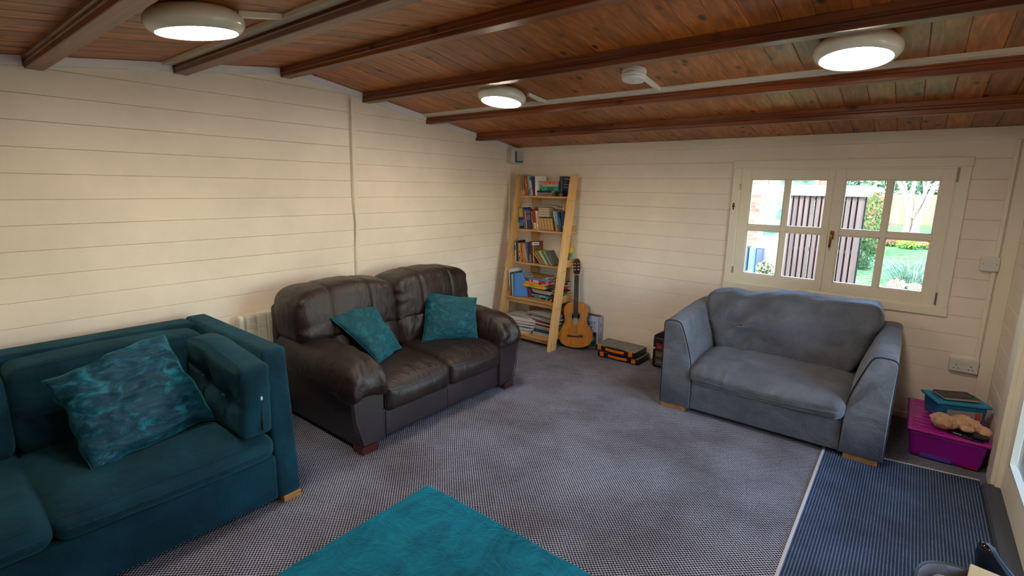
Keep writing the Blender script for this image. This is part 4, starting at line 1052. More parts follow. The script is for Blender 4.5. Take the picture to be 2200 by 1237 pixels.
flatbook('navy and cream paperback topmost behind the rail, fourth shelf', .692, .796, Z+.142, .026, .085, '#1c2a5a', -.125, 4, 8, None, G4, white=False)
zz = Z
for i in range(4):
    flatbook('small paperback in the low stack behind the right shelf rail, %s' % ('lowest', 'second up', 'third up', 'topmost')[i], .70, .797, zz, .021, .085, ('#8a3a2a', '#3a5a7a', '#c9b48a', '#5a6a3a')[i], -.125, 0, 0, None, G4, white=False); zz += .0216

G5 = 'books on the bottom shelf'; Z = SH[4][0]+.0005; zz = Z; y = -.435
for (lb, x0, x1, th, hc, bnd, yw) in (
    ('yellow book at the bottom of the left stack, bottom shelf', .250, .520, .028, '#d8a81a', None, 5),
    ('dark-covered thick book on the yellow one, bottom shelf', .255, .545, .036, '#2c2a28', None, 4),
    ('blue-covered white-paged book, third in the left stack', .245, .575, .026, '#3c4a6a', None, 8),
    ('red-edged white book, fourth in the left stack', .250, .580, .028, '#8a3a38', None, 10),
    ('thick white book on top of the left stack, bottom shelf', .240, .585, .040, '#cfccc8', None, 12)):
    flatbook(lb, x0, x1, zz, th, .19, hc, y, yw, 0, bnd, G5, rev=True); zz += th+.0008
papers('crumpled dark and white magazines on the left stack, bottom shelf', .235, .50, zz+.001, .20, y+.01, 6, 4, group=G5)
zz = Z; rng = random.Random(4)
cols = ['#8f9aa0', '#3a3c3e', '#1f5c9a', '#b5aa98', '#6a5a4a', '#b0683c', '#5a4a5a', '#9aa2a8', '#a83a34', '#7a8a9a', '#3c4c5c', '#8a8c90', '#2c3c50']
names = ['pale grey', 'charcoal', 'blue', 'beige', 'brown', 'rust', 'purple-grey', 'silver', 'red-edged', 'slate', 'dark slate', 'grey', 'navy']
for i, (hc, nm) in enumerate(zip(cols, names)):
    th = (.016, .016, .030, .022, .014, .016, .018, .012, .014, .012, .012, .010, .012)[i]
    flatbook('%s magazine or book, number %s up in the right stack, bottom shelf' % (nm, ('one', 'two', 'three', 'four', 'five', 'six', 'seven', 'eight', 'nine', 'ten', 'eleven', 'twelve', 'thirteen')[i]), .555-(i > 6)*.05+rng.uniform(-.02, .01), .80-.012*(i % 3), zz, th, .20, hc, -.36+rng.uniform(-.012, .012), rng.uniform(-3, 3)-(6 if i > 8 else 0), 0, None, G5, rev=(i % 3 != 2), soft=True); zz += th+.0008
papers('blue-covered magazines spread on the right stack, bottom shelf', .47, .78, zz+.001, .20, -.37, -8, 4, group=G5)

# ------------------------------------------------------------------ guitar
gt = thing('guitar', 'acoustic guitar with an amber top leaning on the wall beside the ladder shelf', 'guitar', (1.008, -.275, .024))
gt.rotation_euler = (Matrix.Rotation(math.radians(13), 3, 'Z') @ Matrix.Rotation(math.radians(-13.5), 3, 'X') @ Matrix.Rotation(math.radians(-5.4), 3, 'Y')).to_euler()
def gpath():
    half = [(0, 0), (.05, .002), (.10, .012), (.145, .035), (.172, .075), (.180, .120), (.172, .165), (.148, .205), (.122, .240), (.112, .272), (.116, .305), (.128, .340), (.133, .375), (.124, .412), (.098, .442), (.055, .460), (.0, .463)]
    h = smooth_poly(half, 2)
    return [(x, z) for x, z in h] + [(-x, z) for x, z in reversed(h[1:-1])]
gp = gpath(); M_gtop = stained_pine('amber_spruce', '#c98a3c', '#bd7c30', '#a96c26', 'z', .8, False, .25); M_gside = flat('#15100e', .22, name='dark_gloss_side', coat=.6)
def ring_surface(poly, hole_c, hole_r, y, n=96):
    """front plate with a round hole, matched angularly"""
    V = []; F = []
    import bisect
    cx, cz = hole_c
    P = [Vector(p) for p in poly]
    for k in range(n):
        a = 2*PI*k/n; d = Vector((math.cos(a), math.sin(a))); best = None
        for i in range(len(P)):
            p, q = P[i], P[(i+1) % len(P)]; e = q-p; den = d.x*e.y-d.y*e.x
            if abs(den) < 1e-9: continue
            w_ = p-Vector(hole_c); t = (w_.x*e.y-w_.y*e.x)/den; s = (w_.x*d.y-w_.y*d.x)/den
            if t > 0 and -1e-6 <= s <= 1+1e-6 and (best is None or t > best): best = t
        V += [(cx+d.x*hole_r, y, cz+d.y*hole_r), (cx+d.x*best, y, cz+d.y*best)]
    for k in range(n): j = (k+1) % n; F.append((2*k, 2*k+1, 2*j+1, 2*j))
    return V, F
HC = (0, .315); HR = .042
v, f = ring_surface(gp, HC, HR, 0); v2, f2 = ring_surface(gp, HC, HR, .003)
m = MB().add(v, f).add(v2, f2); k = len(v)
for i in range(96): j = (i+1) % 96; m.f.append((2*i, 2*j, k+2*j, k+2*i)); m.f.append((2*i+1, k+2*i+1, k+2*j+1, 2*j+1))
m.build('soundboard', M_gtop, gt)
n = len(gp); v = []; f = []
for yy_, s in ((.0005, 1.004), (.088, 1.004), (.092, .985), (.004, .985)): v += [(x*s, yy_, .23+(z-.23)*s) for x, z in gp]
for r in range(1): 
    for i in range(n): f.append((i, (i+1) % n, n+(i+1) % n, n+i))
for i in range(n): f.append((n+i, n+(i+1) % n, 2*n+(i+1) % n, 2*n+i))
f.append(tuple(2*n+i for i in range(n)))
mk('body_side', v[:3*n], f, M_gside, gt, smooth=True, autos=40)
def annulus(r0, r1, y, z0, n=48, t=.0008):
    V = []; F = []
    for k in range(n):
        a = 2*PI*k/n
        for r in (r0, r1): V.append((r*math.cos(a), y, z0+r*math.sin(a)))
    for k in range(n): j = (k+1) % n; F.append((2*k, 2*k+1, 2*j+1, 2*j))
    return V, F
v, f = annulus(.043, .060, -.0006, .315); ro = mk('rosette', v, f, flat('#6e6a66', .4), gt)
for r in (.045, .049, .054, .058):
    v, f = annulus(r, r+.0012, -.0010, .315); mk('rosette_ring', v, f, flat('#c9c3b4' if r in (.045, .058) else '#2a2624', .4), ro)
v, f = prism([(-.022, .300), (.022, .300), (.020, .245), (.012, .232), (0, .222), (-.012, .232), (-.018, .245)], 'y', -.0008, -.0001); mk('pick_guard', v, f, clear_plastic('pale_guard', '#c9c2a0', .6, .15), gt)
M_ebony = flat('#2a221e', .4, name='fretboard_wood')
br = mk('bridge', *MB().box(-.083, .083, -.009, 0, .105, .128, .002).box(-.035, .035, -.013, -.008, .112, .126, .001).__dict__.values(), flat('#4a3024', .4), gt)
box('saddle', -.036, .036, -.016, -.012, .124, .127, M_stk, br, 0)
nk = mk('neck', *prism([(-.024, .30), (.024, .30), (.0235, .42), (.021, .735), (-.021, .735), (-.0235, .42)], 'y', -.008, -.001, .0008), M_ebony, gt)
v, f = rbox(-.022, .022, -.002, .020, .42, .74, r=.012, n=(2, 2, 6)); mk('neck_back', v, f, M_gside, nk, smooth=True)
for i in range(17):
    z = .735-.43*(1-2**(-i/12))*1.0*1.0
    if i == 0: continue
    if z > .31: box('fret', -.0225, .0225, -.0092, -.0078, z-.0008, z+.0008, M_steel, nk, 0)
box('nut', -.021, .021, -.011, -.001, .735, .740, M_stk, nk, .0005)
M_head = flat('#3c0f0c', .2, name='red_mahogany_gloss', coat=.7)
hd_ = mk('headstock', *prism([(-.022, .740), (.022, .740), (.035, .765), (.036, .870), (.024, .895), (.0, .908), (-.024, .895), (-.036, .870), (-.035, .765)], 'y', -.006, .008, .002), M_head, gt)
for s in (-1, 1):
    v, f = rbox(s*.017-.0055, s*.017+.0055, -.0072, -.0055, .775, .868, r=.003, n=(1, 1, 4), nar=2); mk('tuner_slot', v, f, flat('#0c0807', .5), hd_)
    for z in (.79, .82, .85):
        v, f = tubem([(s*.011, -.011, z), (s*.030, -.011, z)], .0035, 10); mk('string_post', v, f, M_stk, hd_, smooth=True)
        v, f = tubem([(s*.035, .003, z), (s*.048, .003, z)], .002, 8); mk('peg_shaft', v, f, M_steel, hd_)
        v, f = rbox(s*.052-.006, s*.052+.006, -.001, .007, z-.007, z+.007, r=.003, n=(1, 1, 1), nar=2); mk('tuning_peg', v, f, M_stk, hd_, smooth=True)
for i in range(6):
    x = -.016+i*.0064; tube('string', [(x*.95, -.0125, .738), (x*1.6, -.0155, .126)], .0005, M_steel, gt, 4)
tube('loose_string', [(.03, -.01, .86), (.055, -.02, .85), (.075, -.025, .80), (.075, -.02, .73), (.055, -.02, .66)], .0006, M_steel, gt, 4)

# ------------------------------------------------------------------ white box with printed letters
wb = thing('carton', 'white cardboard carton with blue print between the guitar and the wall', 'box', (1.0, -.09, 0))
M_card = paint('white_card', '#b9cbe6', .6, .03)
m = MB().box(.90, .903, -.100, -.02, 0, .335).box(1.167, 1.170, -.100, -.02, 0, .335).box(.90, 1.17, -.023, -.02, 0, .335).box(.90, 1.17, -.100, -.02, 0, .003)
m.box(.90, 1.17, -.100, -.097, .17, .335).box(.90, .985, -.100, -.097, 0, .17).box(1.150, 1.17, -.100, -.097, 0, .17)
wbm = m.build('carton_body', M_card, wb, world=True)
M_ink = flat('#1c2c7a', .5); FR = Matrix(((1, 0, 0), (0, 0, -1), (0, 1, 0)))
text('lettering', 'KEY', .050, M_ink, wb, (.045, -.0106, .245), FR)
text('lettering', 'BRARY', .028, M_ink, wb, (.045, -.0106, .212), FR)
text('lettering', 'LIBRARY', .036, flat('#4a3f7c', .5), wb, (.1706, .042, .050), Matrix(((0, 0, 1), (1, 0, 0), (0, 1, 0))) @ Matrix.Rotation(math.radians(90), 3, 'Z'))
v, f = annulus(.012, .020, 0, 0, 24); o = mk('emblem', [(.1706, a, c) for a, b, c in v], f, flat('#2c5c8c', .5), wb); o.location = (0, .03, .245)
box('carton_flap', .91, 1.165, -.05, -.022, .335, .338, flat('#8a6a48', .7), wb, 0, world=True)
gb = thing('green_packet', 'green and yellow packet inside the open front of the white carton', 'packet', (1.06, -.065, .01))
v, f = rbox(-.04, .045, -.02, .025, -.006, .15, r=.012, n=(2, 2, 4)); mk('packet_body', v, f, flat('#1c6a34', .3), gb, smooth=True); box('yellow_flash', -.02, .03, -.0212, -.019, .10, .14, flat('#c8b82a', .4), gb, 0)
# ------------------------------------------------------------------ organiser cases
M_blk = flat('#0d0d0f', .45, name='black_plastic'); M_org = flat('#d86a0c', .4, name='orange_plastic'); M_clr = clear_plastic('smoky_lid', '#6a6a66', .93, .18); M_rib2 = flat('#9a9a94', .35, name='grey_lid_rib')
def case(label, x, y, z, yaw):
    t = thing('organiser_case', label, 'case', (x, y, z), (0, 0, math.radians(yaw)), 'flat organiser cases by the wall')
    W, D, H = .425, .255, .063
    out_ = smooth_poly([(0, .012), (.012, 0), (.10, 0), (.13, .018), (.29, .018), (.32, 0), (W-.012, 0), (W, .012), (W, D-.012), (W-.012, D), (.012, D), (0, D-.012), (0, .012)], 1)[:-1]
    v, f = prism(out_, 'z', 0, H-.014, .002); mk('case_tray', v, f, M_blk, t)
    v, f = prism([((a-W/2)*.985+W/2, (b-D/2)*.98+D/2) for a, b in out_], 'z', H-.014, H-.004, .002); lid = mk('case_lid', v, f, M_clr, t)
    for i in range(1, 6): box('lid_rib', W*i/6-.0015, W*i/6+.0015, .028, D-.014, H-.0045, H-.001, M_rib2, lid, 0)
    for j in (1, 2): box('lid_rib', .014, W-.014, .02+D*.86*j/3, .023+D*.86*j/3, H-.0045, H-.001, M_rib2, lid, 0)
    for (a, b, c, d) in ((.006, W-.006, D-.012, D-.006), (.006, .012, .014, D-.01), (W-.012, W-.006, .014, D-.01), (.01, .10, .006, .012), (W-.10, W-.01, .006, .012)): box('lid_rim', a, b, c, d, H-.006, H, M_rib2, lid, .001)
    for cx in (.050, W-.050): v, f = rbox(cx-.020, cx+.020, -.008, .004, .012, H-.006, r=.003, n=(1, 1, 1), nar=2); mk('latch', v, f, M_org, t)
    pts = [(.115+.195*k/10, -.004-.012*math.sin(PI*k/10)) for k in range(11)]
    v, f = prism(pts+[(x_, y_+.008) for x_, y_ in reversed(pts)], 'z', .018, .042, .002); mk('handle', v, f, M_org, t)
    return t
case('lower of the two flat organiser cases with orange latches', 1.272, -.292, .0005, 1)
case('upper of the two flat organiser cases with orange latches', 1.248, -.302, .0645, -1)
ob = thing('drawer_box', 'black storage box with clear drawers half hidden left of the blue-grey armchair', 'box', (1.92, -.13, 0))
v, f = rbox(1.795, 2.10, -.215, -.045, .008, .285, r=.016, n=(3, 2, 4)); bx_ = mk('casing', v, f, M_blk, ob, smooth=True, world=True)
v, f = prism([(1.795, .275), (1.80, .30), (1.87, .342), (2.03, .342), (2.095, .30), (2.10, .275)], 'y', -.205, -.055, .004); mk('carry_top', v, f, M_blk, ob, world=True)
for i in range(3):
    for j in range(3):
        x0 = 1.825+j*.088; z0 = .025+i*.072
        d_ = box('drawer', x0, x0+.082, -.221, -.20, z0, z0+.064, clear_plastic('drawer_front_%d%d' % (i, j), ('#5a5c50', '#6c625a', '#8a2c28')[i], .8, .15), ob, .003, world=True)
        box('drawer_lip', x0+.02, x0+.06, -.226, -.221, z0+.03, z0+.034, M_rib2, d_, .001, world=True)
box('maker_label', 1.800, 1.818, -.2165, -.2145, .175, .192, M_stk, ob, 0, world=True)

# ------------------------------------------------------------------ storage boxes, book, teddy
def tub(name, label, cx, cy, z, W, D, H, yaw, mb, ml, taper=.03, rim=.022, group=None):
    t = thing(name, label, 'storage box', (cx, cy, z), (0, 0, math.radians(yaw)), group)
    def d(p, u): 
        k = 1-(1-min(1, max(0, p.z/(H-rim))))*taper/(W/2)*1.0
        p.x *= k; p.y *= k; return p
    v, f = rbox(-W/2+.012, W/2-.012, -D/2+.012, D/2-.012, 0, H-rim+.004, r=.025, n=(6, 6, 5), deform=d); mk('tub_body', v, f, mb, t, smooth=True)
    def d2(p, u):
        ex = max(0, 1-max(abs(u.x)**8, abs(u.y)**8))
        if u.z > 0 and abs(p.x) < W/2-.03 and abs(p.y) < D/2-.03: p.z -= .008
        return p
    v, f = rbox(-W/2, W/2, -D/2, D/2, H-rim, H, r=.010, n=(24, 24, 1), nar=2, deform=d2)
    ll = mk('lid', v, f, ml, t, smooth=True, autos=35)
    for i in range(9):
        yy_ = -D/2+.05+i*(D-.10)/8
        v, f = rbox(-W/2+.035, W/2-.035, yy_-.005, yy_+.005, H-.010, H-.004, r=.0025, n=(1, 1, 1), nar=2); mk('lid_ridge', v, f, ml, ll, smooth=True)
    return t
M_pp = clear_plastic('purple_tub_plastic', '#a510aa', .74, .25); M_pl = clear_plastic('magenta_lid_plastic', '#b01498', .93, .28)
M_bp = clear_plastic('blue_tub_plastic', '#0f7fb4', .88, .25); M_bl = clear_plastic('blue_lid_plastic', '#1689bd', .96, .25)
pt = tub('storage_box', 'large purple plastic storage box in the corner by the door', 3.843, -.392, .0005, .392, .585, .195, 0, M_pp, M_pl, .022)
def inside(name, label, cat, x0, x1, y0, y1, z0, z1, hc, yaw=0):
    t = thing(name, label, cat, ((x0+x1)/2, (y0+y1)/2, z0)); v, f = rbox(x0, x1, y0, y1, z0, z1, r=.006, n=(1, 1, 1), nar=2)
    mk(name + '_body', v, f, flat(hc, .5), t, world=True); return t
inside('red_carton', 'red packet seen through the purple storage box wall, at its left', 'packet', 3.70, 3.80, -.645, -.50, .070, .115, '#b01c2c')
inside('violet_folder', 'violet folder lying on the bottom of the purple storage box', 'folder', 3.73, 3.88, -.648, -.30, .008, .045, '#5a3ab0')
inside('red_bundle', 'dark red bundle at the right inside the purple storage box', 'packet', 3.92, 4.0, -.645, -.45, .008, .09, '#8c0f1c')
bt = tub('storage_box', 'small blue plastic storage box standing on the purple one', 3.872, -.335, .1965, .29, .22, .132, 22, M_bp, M_bl, .012, .018)
lb_ = box('paper_label', -.085, .095, -.107, -.1045, .030, .088, flat('#9a9a9c', .5), bt, 0); box('label_print', .06, .09, -.1078, -.1068, .035, .085, flat('#c0502c', .5), lb_, 0)
t = thing('book', 'dark hardback book lying on the small blue storage box', 'book', (3.872, -.325, .3292), (0, 0, math.radians(26)))
cv = MB().box(-.095, .095, -.065, .065, 0, .0025, .0008).box(-.095, .095, -.065, .065, .0175, .020, .0008).box(-.095, .095, .062, .065, 0, .020, .0008).build('cover', flat('#14202c', .35), t)
box('pages', -.092, .092, -.062, .062, .0025, .0175, M_page2, t, 0); box('cover_picture', -.04, .06, -.03, .035, .020, .0204, flat('#5c3440', .4), cv, 0)
t = thing('magazine', 'dark glossy magazine under the soft toy on the purple lid', 'magazine', (3.925, -.600, .1965), (0, 0, math.radians(-22)))
box('cover', -.075, .085, -.05, .06, 0, .006, flat('#14131a', .25), t, .001); box('cover_print', -.05, -.01, -.045, -.035, .006, .0063, flat('#b9bcc4', .4), t, 0)
t = thing('glove', 'crumpled dark cloth lying by the soft toy on the purple lid', 'cloth', (3.985, -.625, .204))
v, f = rbox(-.03, .035, -.025, .025, 0, .022, r=.010, n=(6, 6, 2), deform=wr(.008, 40, 2)); mk('cloth_body', v, f, flat('#2c2830', .8), t, smooth=True)
def blobs(name, bl, mat, parent, voxel=.004, fur=.002, smoothn=2):
    bm = bmesh.new()
    for (c, r, e) in bl:
        M = Matrix.Translation(c) @ e.to_4x4() @ Matrix.Diagonal((*r, 1)); bmesh.ops.create_icosphere(bm, subdivisions=3, radius=1, matrix=M)
    me = bpy.data.meshes.new('b'); bm.to_mesh(me); bm.free(); o = bpy.data.objects.new('b', me); COL.objects.link(o)
    md = o.modifiers.new('r', 'REMESH'); md.mode = 'VOXEL'; md.voxel_size = voxel
    s = o.modifiers.new('s', 'SMOOTH'); s.iterations = smoothn; s.factor = .6
    dg = bpy.context.evaluated_depsgraph_get(); m2 = bpy.data.meshes.new_from_object(o.evaluated_get(dg)); bpy.data.objects.remove(o)
    V = []
    for q in m2.vertices:
        n_ = q.normal; V.append(tuple(q.co + n_*(nz(q.co, 60, 1)*fur+nz(q.co, 160, 3)*fur*.7)))
    F = [tuple(p.vertices) for p in m2.polygons]; bpy.data.meshes.remove(m2)
    return mk(name, V, F, mat, parent, smooth=True, world=True)
M_fur = fabric('tan_plush_fur', '#b98e6c', '#e6c09c', 30, .8, 260, .95, .004, '#e8c8a8')
td = thing('soft_toy', 'tan plush animal lying face down on the purple storage box', 'soft toy', (3.90, -.55, .196))
R0 = Matrix.Identity(3); Rz = lambda a: Matrix.Rotation(math.radians(a), 3, 'Z')
DZ_ = .027
tb = blobs('toy_body', [((3.808, -.590, .222+DZ_), (.058, .048, .049), Rz(-35)), ((3.850, -.575, .212+DZ_), (.040, .040, .036), R0), ((3.905, -.535, .219+DZ_), (.068, .048, .046), Rz(18)), ((3.950, -.53, .212+DZ_), (.045, .042, .038), R0), ((3.995, -.550, .203+DZ_), (.047, .027, .026), Rz(-25)), ((4.008, -.590, .200+DZ_), (.026, .034, .027), Rz(-15)), ((3.925, -.580, .200+DZ_), (.036, .021, .020), Rz(-15))], M_fur, td, .005, .004)
for (x, y_, z_) in ((3.762, -.558, .225+DZ_), (3.832, -.640, .215+DZ_)):
    v, f = rbox(x-.014, x+.014, y_-.010, y_+.010, z_-.010, z_+.012, r=.009, n=(1, 1, 1)); mk('ear', v, f, M_fur, td, smooth=True, world=True)

# ------------------------------------------------------------------ things at the bottom right corner
bag = thing('tote_bag', 'open black bag with a grey lining at the bottom right edge', 'bag', (3.82, -2.40, 0))
V = []; F = []; NB = 40
def bagp(a, k, r):
    cx, cy = 3.838, -2.375; z = k
    x = cx+r*.155*math.cos(a); y_ = cy+r*.20*math.sin(a)
    return Vector((x+.012*math.sin(3*a+k*9), y_+.010*math.sin(4*a+1+k*7), z+ (.012*math.sin(3*a+1) if k > .2 else 0)))
ZT_ = .02
rows = [(0, .92), (.05, 1.0), (.12, 1.03), (.2, 1.02), (.262, .99), (.282, .96), (.280, .90), (.235, .86), (.12, .84), (.03, .8)]
for (z, r) in rows: V += [bagp(2*PI*k/NB, z, r) for k in range(NB)]
F1 = []; F2 = []
for i in range(len(rows)-1):
    for k in range(NB):
        q = (i*NB+k, i*NB+(k+1) % NB, (i+1)*NB+(k+1) % NB, (i+1)*NB+k); (F1 if i < 6 else F2).append(q)
F1.append(tuple(range(NB-1, -1, -1))); F2.append(tuple((len(rows)-1)*NB+k for k in range(NB)))
mk('bag_shell', V, F1, flat('#0c0c0e', .5, name='black_nylon'), bag, smooth=True, world=True); mk('bag_lining', V, F2, fabric('grey_lining', '#4a4650', '#6c6670', 20), bag, smooth=True, world=True)
v, f = rbox(3.715, 3.82, -2.48, -2.23, .16, .262, r=.05, n=(8, 8, 4), deform=wr(.015, 14, 2)); t = mk('folded_cloth', v, f, fabric('grey_cloth', '#5c5660', '#857e88', 14), None, smooth=True); tagp(t, 'crumpled grey cloth inside the black bag', 'cloth')
cb_ = thing('wooden_box', 'cream wooden block with a dark hole standing in the black bag', 'box', (3.868, -2.24, .125), (0, 0, math.radians(-8)))
box('box_body', -.040, .075, -.15, .080, 0, .160, flat('#b09a72', .55, name='cream_wood'), cb_, .004)
v, f = lathe([(.0, .1555), (.007, .1556), (.001, .1557)], 20); o = mk('knob_hole', [(a+.02, b+.03, c+.005) for a, b, c in v], f, flat('#2a2018', .6), cb_)
pf = thing('plastic_pouch', 'glossy black and clear plastic pouch standing at the right edge', 'pouch', (3.93, -2.10, .0))
V = []; F = []; NU, NV = 14, 12
for j in range(NV+1):
    for i in range(NU+1):
        u, v_ = i/NU, j/NV
        p = Vector((3.875+.13*u, -2.02-.22*u, .0+(.33-.06*u-.04*abs(2*u-.3))*v_)); p += Vector((.02*nz(p, 9, 2), .03*nz(p, 8, 5), .006*nz(p, 12, 1))); V.append(p)
for j in range(NV):
    for i in range(NU): F.append((j*(NU+1)+i, j*(NU+1)+i+1, (j+1)*(NU+1)+i+1, (j+1)*(NU+1)+i))
o = mk('pouch_front', V, F, flat('#0a0b0e', .12, name='black_film', coat=.8), pf, smooth=True, world=True); md = o.modifiers.new('s', 'SOLIDIFY'); md.thickness = .002
o = mk('pouch_window', [v_ + Vector((.028+.01*math.sin(i*.3), .02, -.01)) for i, v_ in enumerate(V)], F, clear_plastic('clear_film', '#8fa8c8', .55, .08), pf, smooth=True, world=True); md = o.modifiers.new('s', 'SOLIDIFY'); md.thickness = .0015

# ------------------------------------------------------------------ the garden outside
M_grass = leafy('lawn_grass', ['#36502a', '#486238', '#627a4c', '#3f5832'], 0, .02, 1.0)
M_pav = paint('paving_stone', '#b0a898', .8, .1)
V = []; F = []; NX, NY = 26, 40
def gz(x, y): return -.15 + .0*x + (.012*max(0, y-1)) + .02*nz((x, y, 0), .4)
for j in range(NY+1):
    for i in range(NX+1):
        x = -28+i*2.4; y = -16+j*1.35
        if j > 0 and i > 0: F.append(((j-1)*(NX+1)+i-1, (j-1)*(NX+1)+i, j*(NX+1)+i, j*(NX+1)+i-1))
        V.append((x, y, gz(x, y)))
g = struct(mk('ground', V, F, M_grass, None, smooth=True)); tagp(g, 'green garden lawn outside the cabin')
pa = struct(box('patio', X1+.08, X1+5.5, -6.5, .1, -.16, -.045, M_pav, None, .01)); tagp(pa, 'pale stone patio outside the door')
pa2 = struct(box('paved_yard', -4, 1.75, 3.9, 7, -.2, -.095, M_pav, None, .01)); tagp(pa2, 'pale paved yard in front of the brick house')
# brick house
hs = thing('brick_house', 'red brick house with a white framed door seen through the left panes', 'building', (0, 7, -.1))
M_br = [flat(h, .85, name='brick') for h in ('#8c5244', '#7e473b', '#98614e', '#744036')]; M_mor = flat('#8f877e', .9, name='mortar')
m = MB().box(-3.2, .985, 7.012, 7.3, -.12, 2.9); m.build('mortar_wall', M_mor, hs, world=True)
bl, bh = .215, .065; row = 0; z = -.1; bm_ = {}
v, f = boxm(0, bl-.010, 0, .03, 0, bh, .002)
while z < 1.75:
    x = .985-bl*(1 if row % 2 else 1.5)
    if row % 2 == 0: 
        o = mk('brick', *boxm(.985-bl/2, .985, 7.0, 7.03, z, z+bh, .002), M_br[row % 4], hs, world=True)
    while x > .985-bl*4.2:
        k = random.randrange(4)
        if k not in bm_: o = mk('brick', v, f, M_br[k], hs); bm_[k] = o
        else: o = bm_[k].copy(); COL.objects.link(o)
        o.location = (x+.005, 0, z+.1); x -= bl
    z += bh+.010; row += 1
M_upvc = flat('#e4e6ea', .35, name='white_upvc')
fr_ = mk('door_frame', *MB().box(.985, 1.075, 6.97, 7.1, -.1, 1.9, .004).box(1.9, 1.98, 6.97, 7.1, -.1, 1.9, .004).box(1.075, 1.9, 6.97, 7.1, 1.82, 1.9, .004).box(1.075, 1.9, 6.98, 7.08, .60, .68, .004).__dict__.values(), M_upvc, hs, world=True)
box('door_panel', 1.075, 1.9, 7.0, 7.05, -.1, .60, M_upvc, hs, .004, world=True)
mg, n_, b_ = newmat('painted_reflection_glazing'); setb(b_, Base_Color=lin('#3f5f58'), Roughness=.06, Specular_IOR_Level=.8); t_ = N(n_, 'ShaderNodeTexNoise', Scale=5.0, Detail=5.0); L(n_, coords(n_), t_.inputs['Vector']); L(n_, ramp(n_, t_.outputs[0], [(.4, '#2c4a44'), (.65, '#6f9a86')]), b_.inputs['Base Color'])  # mottled green reflection painted into the glass colour
box('door_glass', 1.075, 1.9, 7.03, 7.035, .68, 1.82, mg, hs, 0, world=True)
m = MB().box(1.98, 2.2, 7.012, 7.3, -.12, 2.9); m.build('side_wall', M_br[1], hs, world=True)
# slatted screen with fascia
ss = thing('slatted_screen', 'brown vertical slatted timber screen outside the window', 'screen', (2.6, 3.05, -.1))
M_slat = stained_pine('weathered_slat', '#5c4a44', '#4d3d39', '#3c302d', 'z', .0, False, .8); M_gapshade = flat('#090b12', .8)  # second colour is near-black, standing for shade in the gaps
pitch = .0635; x = 2.200; sm_ = None; i = 0
while x < 3.0:
    if sm_ is None: sm_ = mk('slat', *boxm(0, .044, -.009, .009, 0, 1.72, .002), M_slat, ss); o = sm_
    else: o = sm_.copy(); COL.objects.link(o)
    o.location = (x-2.6, -.05, .02+random.uniform(-.004, .004)); x += pitch; i += 1
x = 2.23; sm_ = None  # dark layer added behind the slats so the gaps look shaded
while x < 3.0:
    if sm_ is None: sm_ = mk('gap_shade_slat', *boxm(0, .046, -.009, .009, 0, 1.72, .002), M_gapshade, ss); o = sm_
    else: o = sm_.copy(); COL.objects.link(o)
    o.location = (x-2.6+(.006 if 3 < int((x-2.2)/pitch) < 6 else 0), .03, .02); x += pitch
for z in (.25, .95, 1.6): box('rail', -.40, .42, -.040, -.005+.02, z, z+.045, M_gapshade, ss, .003)
box('end_post', .36, .42, -.06, .05, 0, 1.74, M_slat, ss, .003)
fs = thing('fascia_board', 'white painted fascia board above the slatted screen', 'fascia', (1.0, 2.95, 1.56))
v, f = prism([(-2.5, 0), (2.085, 0), (2.125, .128), (-2.5, .128)], 'y', -.02, .02, .003); mk('board_face', v, f, M_upvc, fs)
for x in (-1.6, -.4, .8, 2.0): box('fascia_bracket', x, x+.03, .0, 3.9, .06, .11, M_upvc, fs, .003)
# water butt cluster
wbt = thing('water_butt', 'light blue water butt between two dark tubs by the house', 'water butt', (1.03, 6.6, -.095))
v, f = rbox(-.065, .065, -.10, .10, 0, .57, r=.03, n=(2, 2, 4)); mk('butt_body', v, f, flat('#3f9bd0', .4), wbt, smooth=True); box('butt_spout', -.07, .03, -.16, -.09, .05, .09, M_upvc, wbt, .005)
for x, l in ((.885, 'dark blue bin left of the light blue water butt'), (1.175, 'dark blue bin right of the light blue water butt')):
    t = thing('dark_bin', l, 'bin', (x, 6.6, -.095)); v, f = rbox(-.068, .068, -.12, .12, 0, .56, r=.02, n=(2, 2, 3)); mk('bin_body', v, f, flat('#1c2a44', .5), t, smooth=True); box('bin_lid', -.072, .072, -.125, .125, .555, .575, flat('#16213a', .5), t, .005)
ed = struct(box('garden_edging', -1, 1.7, 3.98, 4.06, -.15, -.04, flat('#5a4a3c', .8), None, .006)); tagp(ed, 'low brown timber edging by the paved yard')
# foliage
def leaves(n, cen, rad, size, shape='ball', up=.0, seed=1, shell=.55):
    rg_ = np.random.RandomState(seed); V = np.zeros((n*4, 3)); F = np.arange(n*4).reshape(n, 4)
    d = rg_.normal(size=(n, 3)); d /= np.linalg.norm(d, axis=1)[:, None]; r = (shell+(1-shell)*rg_.rand(n))[:, None]
    c = np.array(cen)+d*r*np.array(rad)
    for k in range(3): c[:, k] += .12*rad[k]*np.sin(c[:, (k+1) % 3]*7/rad[k]+k)
    nn = rg_.normal(size=(n, 3))+d*.8; nn /= np.linalg.norm(nn, axis=1)[:, None]
    a = np.cross(nn, rg_.normal(size=(n, 3))); a /= np.linalg.norm(a, axis=1)[:, None]; b = np.cross(nn, a); s = size*(.6+.8*rg_.rand(n))[:, None]
    V[0::4] = c-a*s; V[1::4] = c-b*s*.45; V[2::4] = c+a*s; V[3::4] = c+b*s*.45
    return V, F
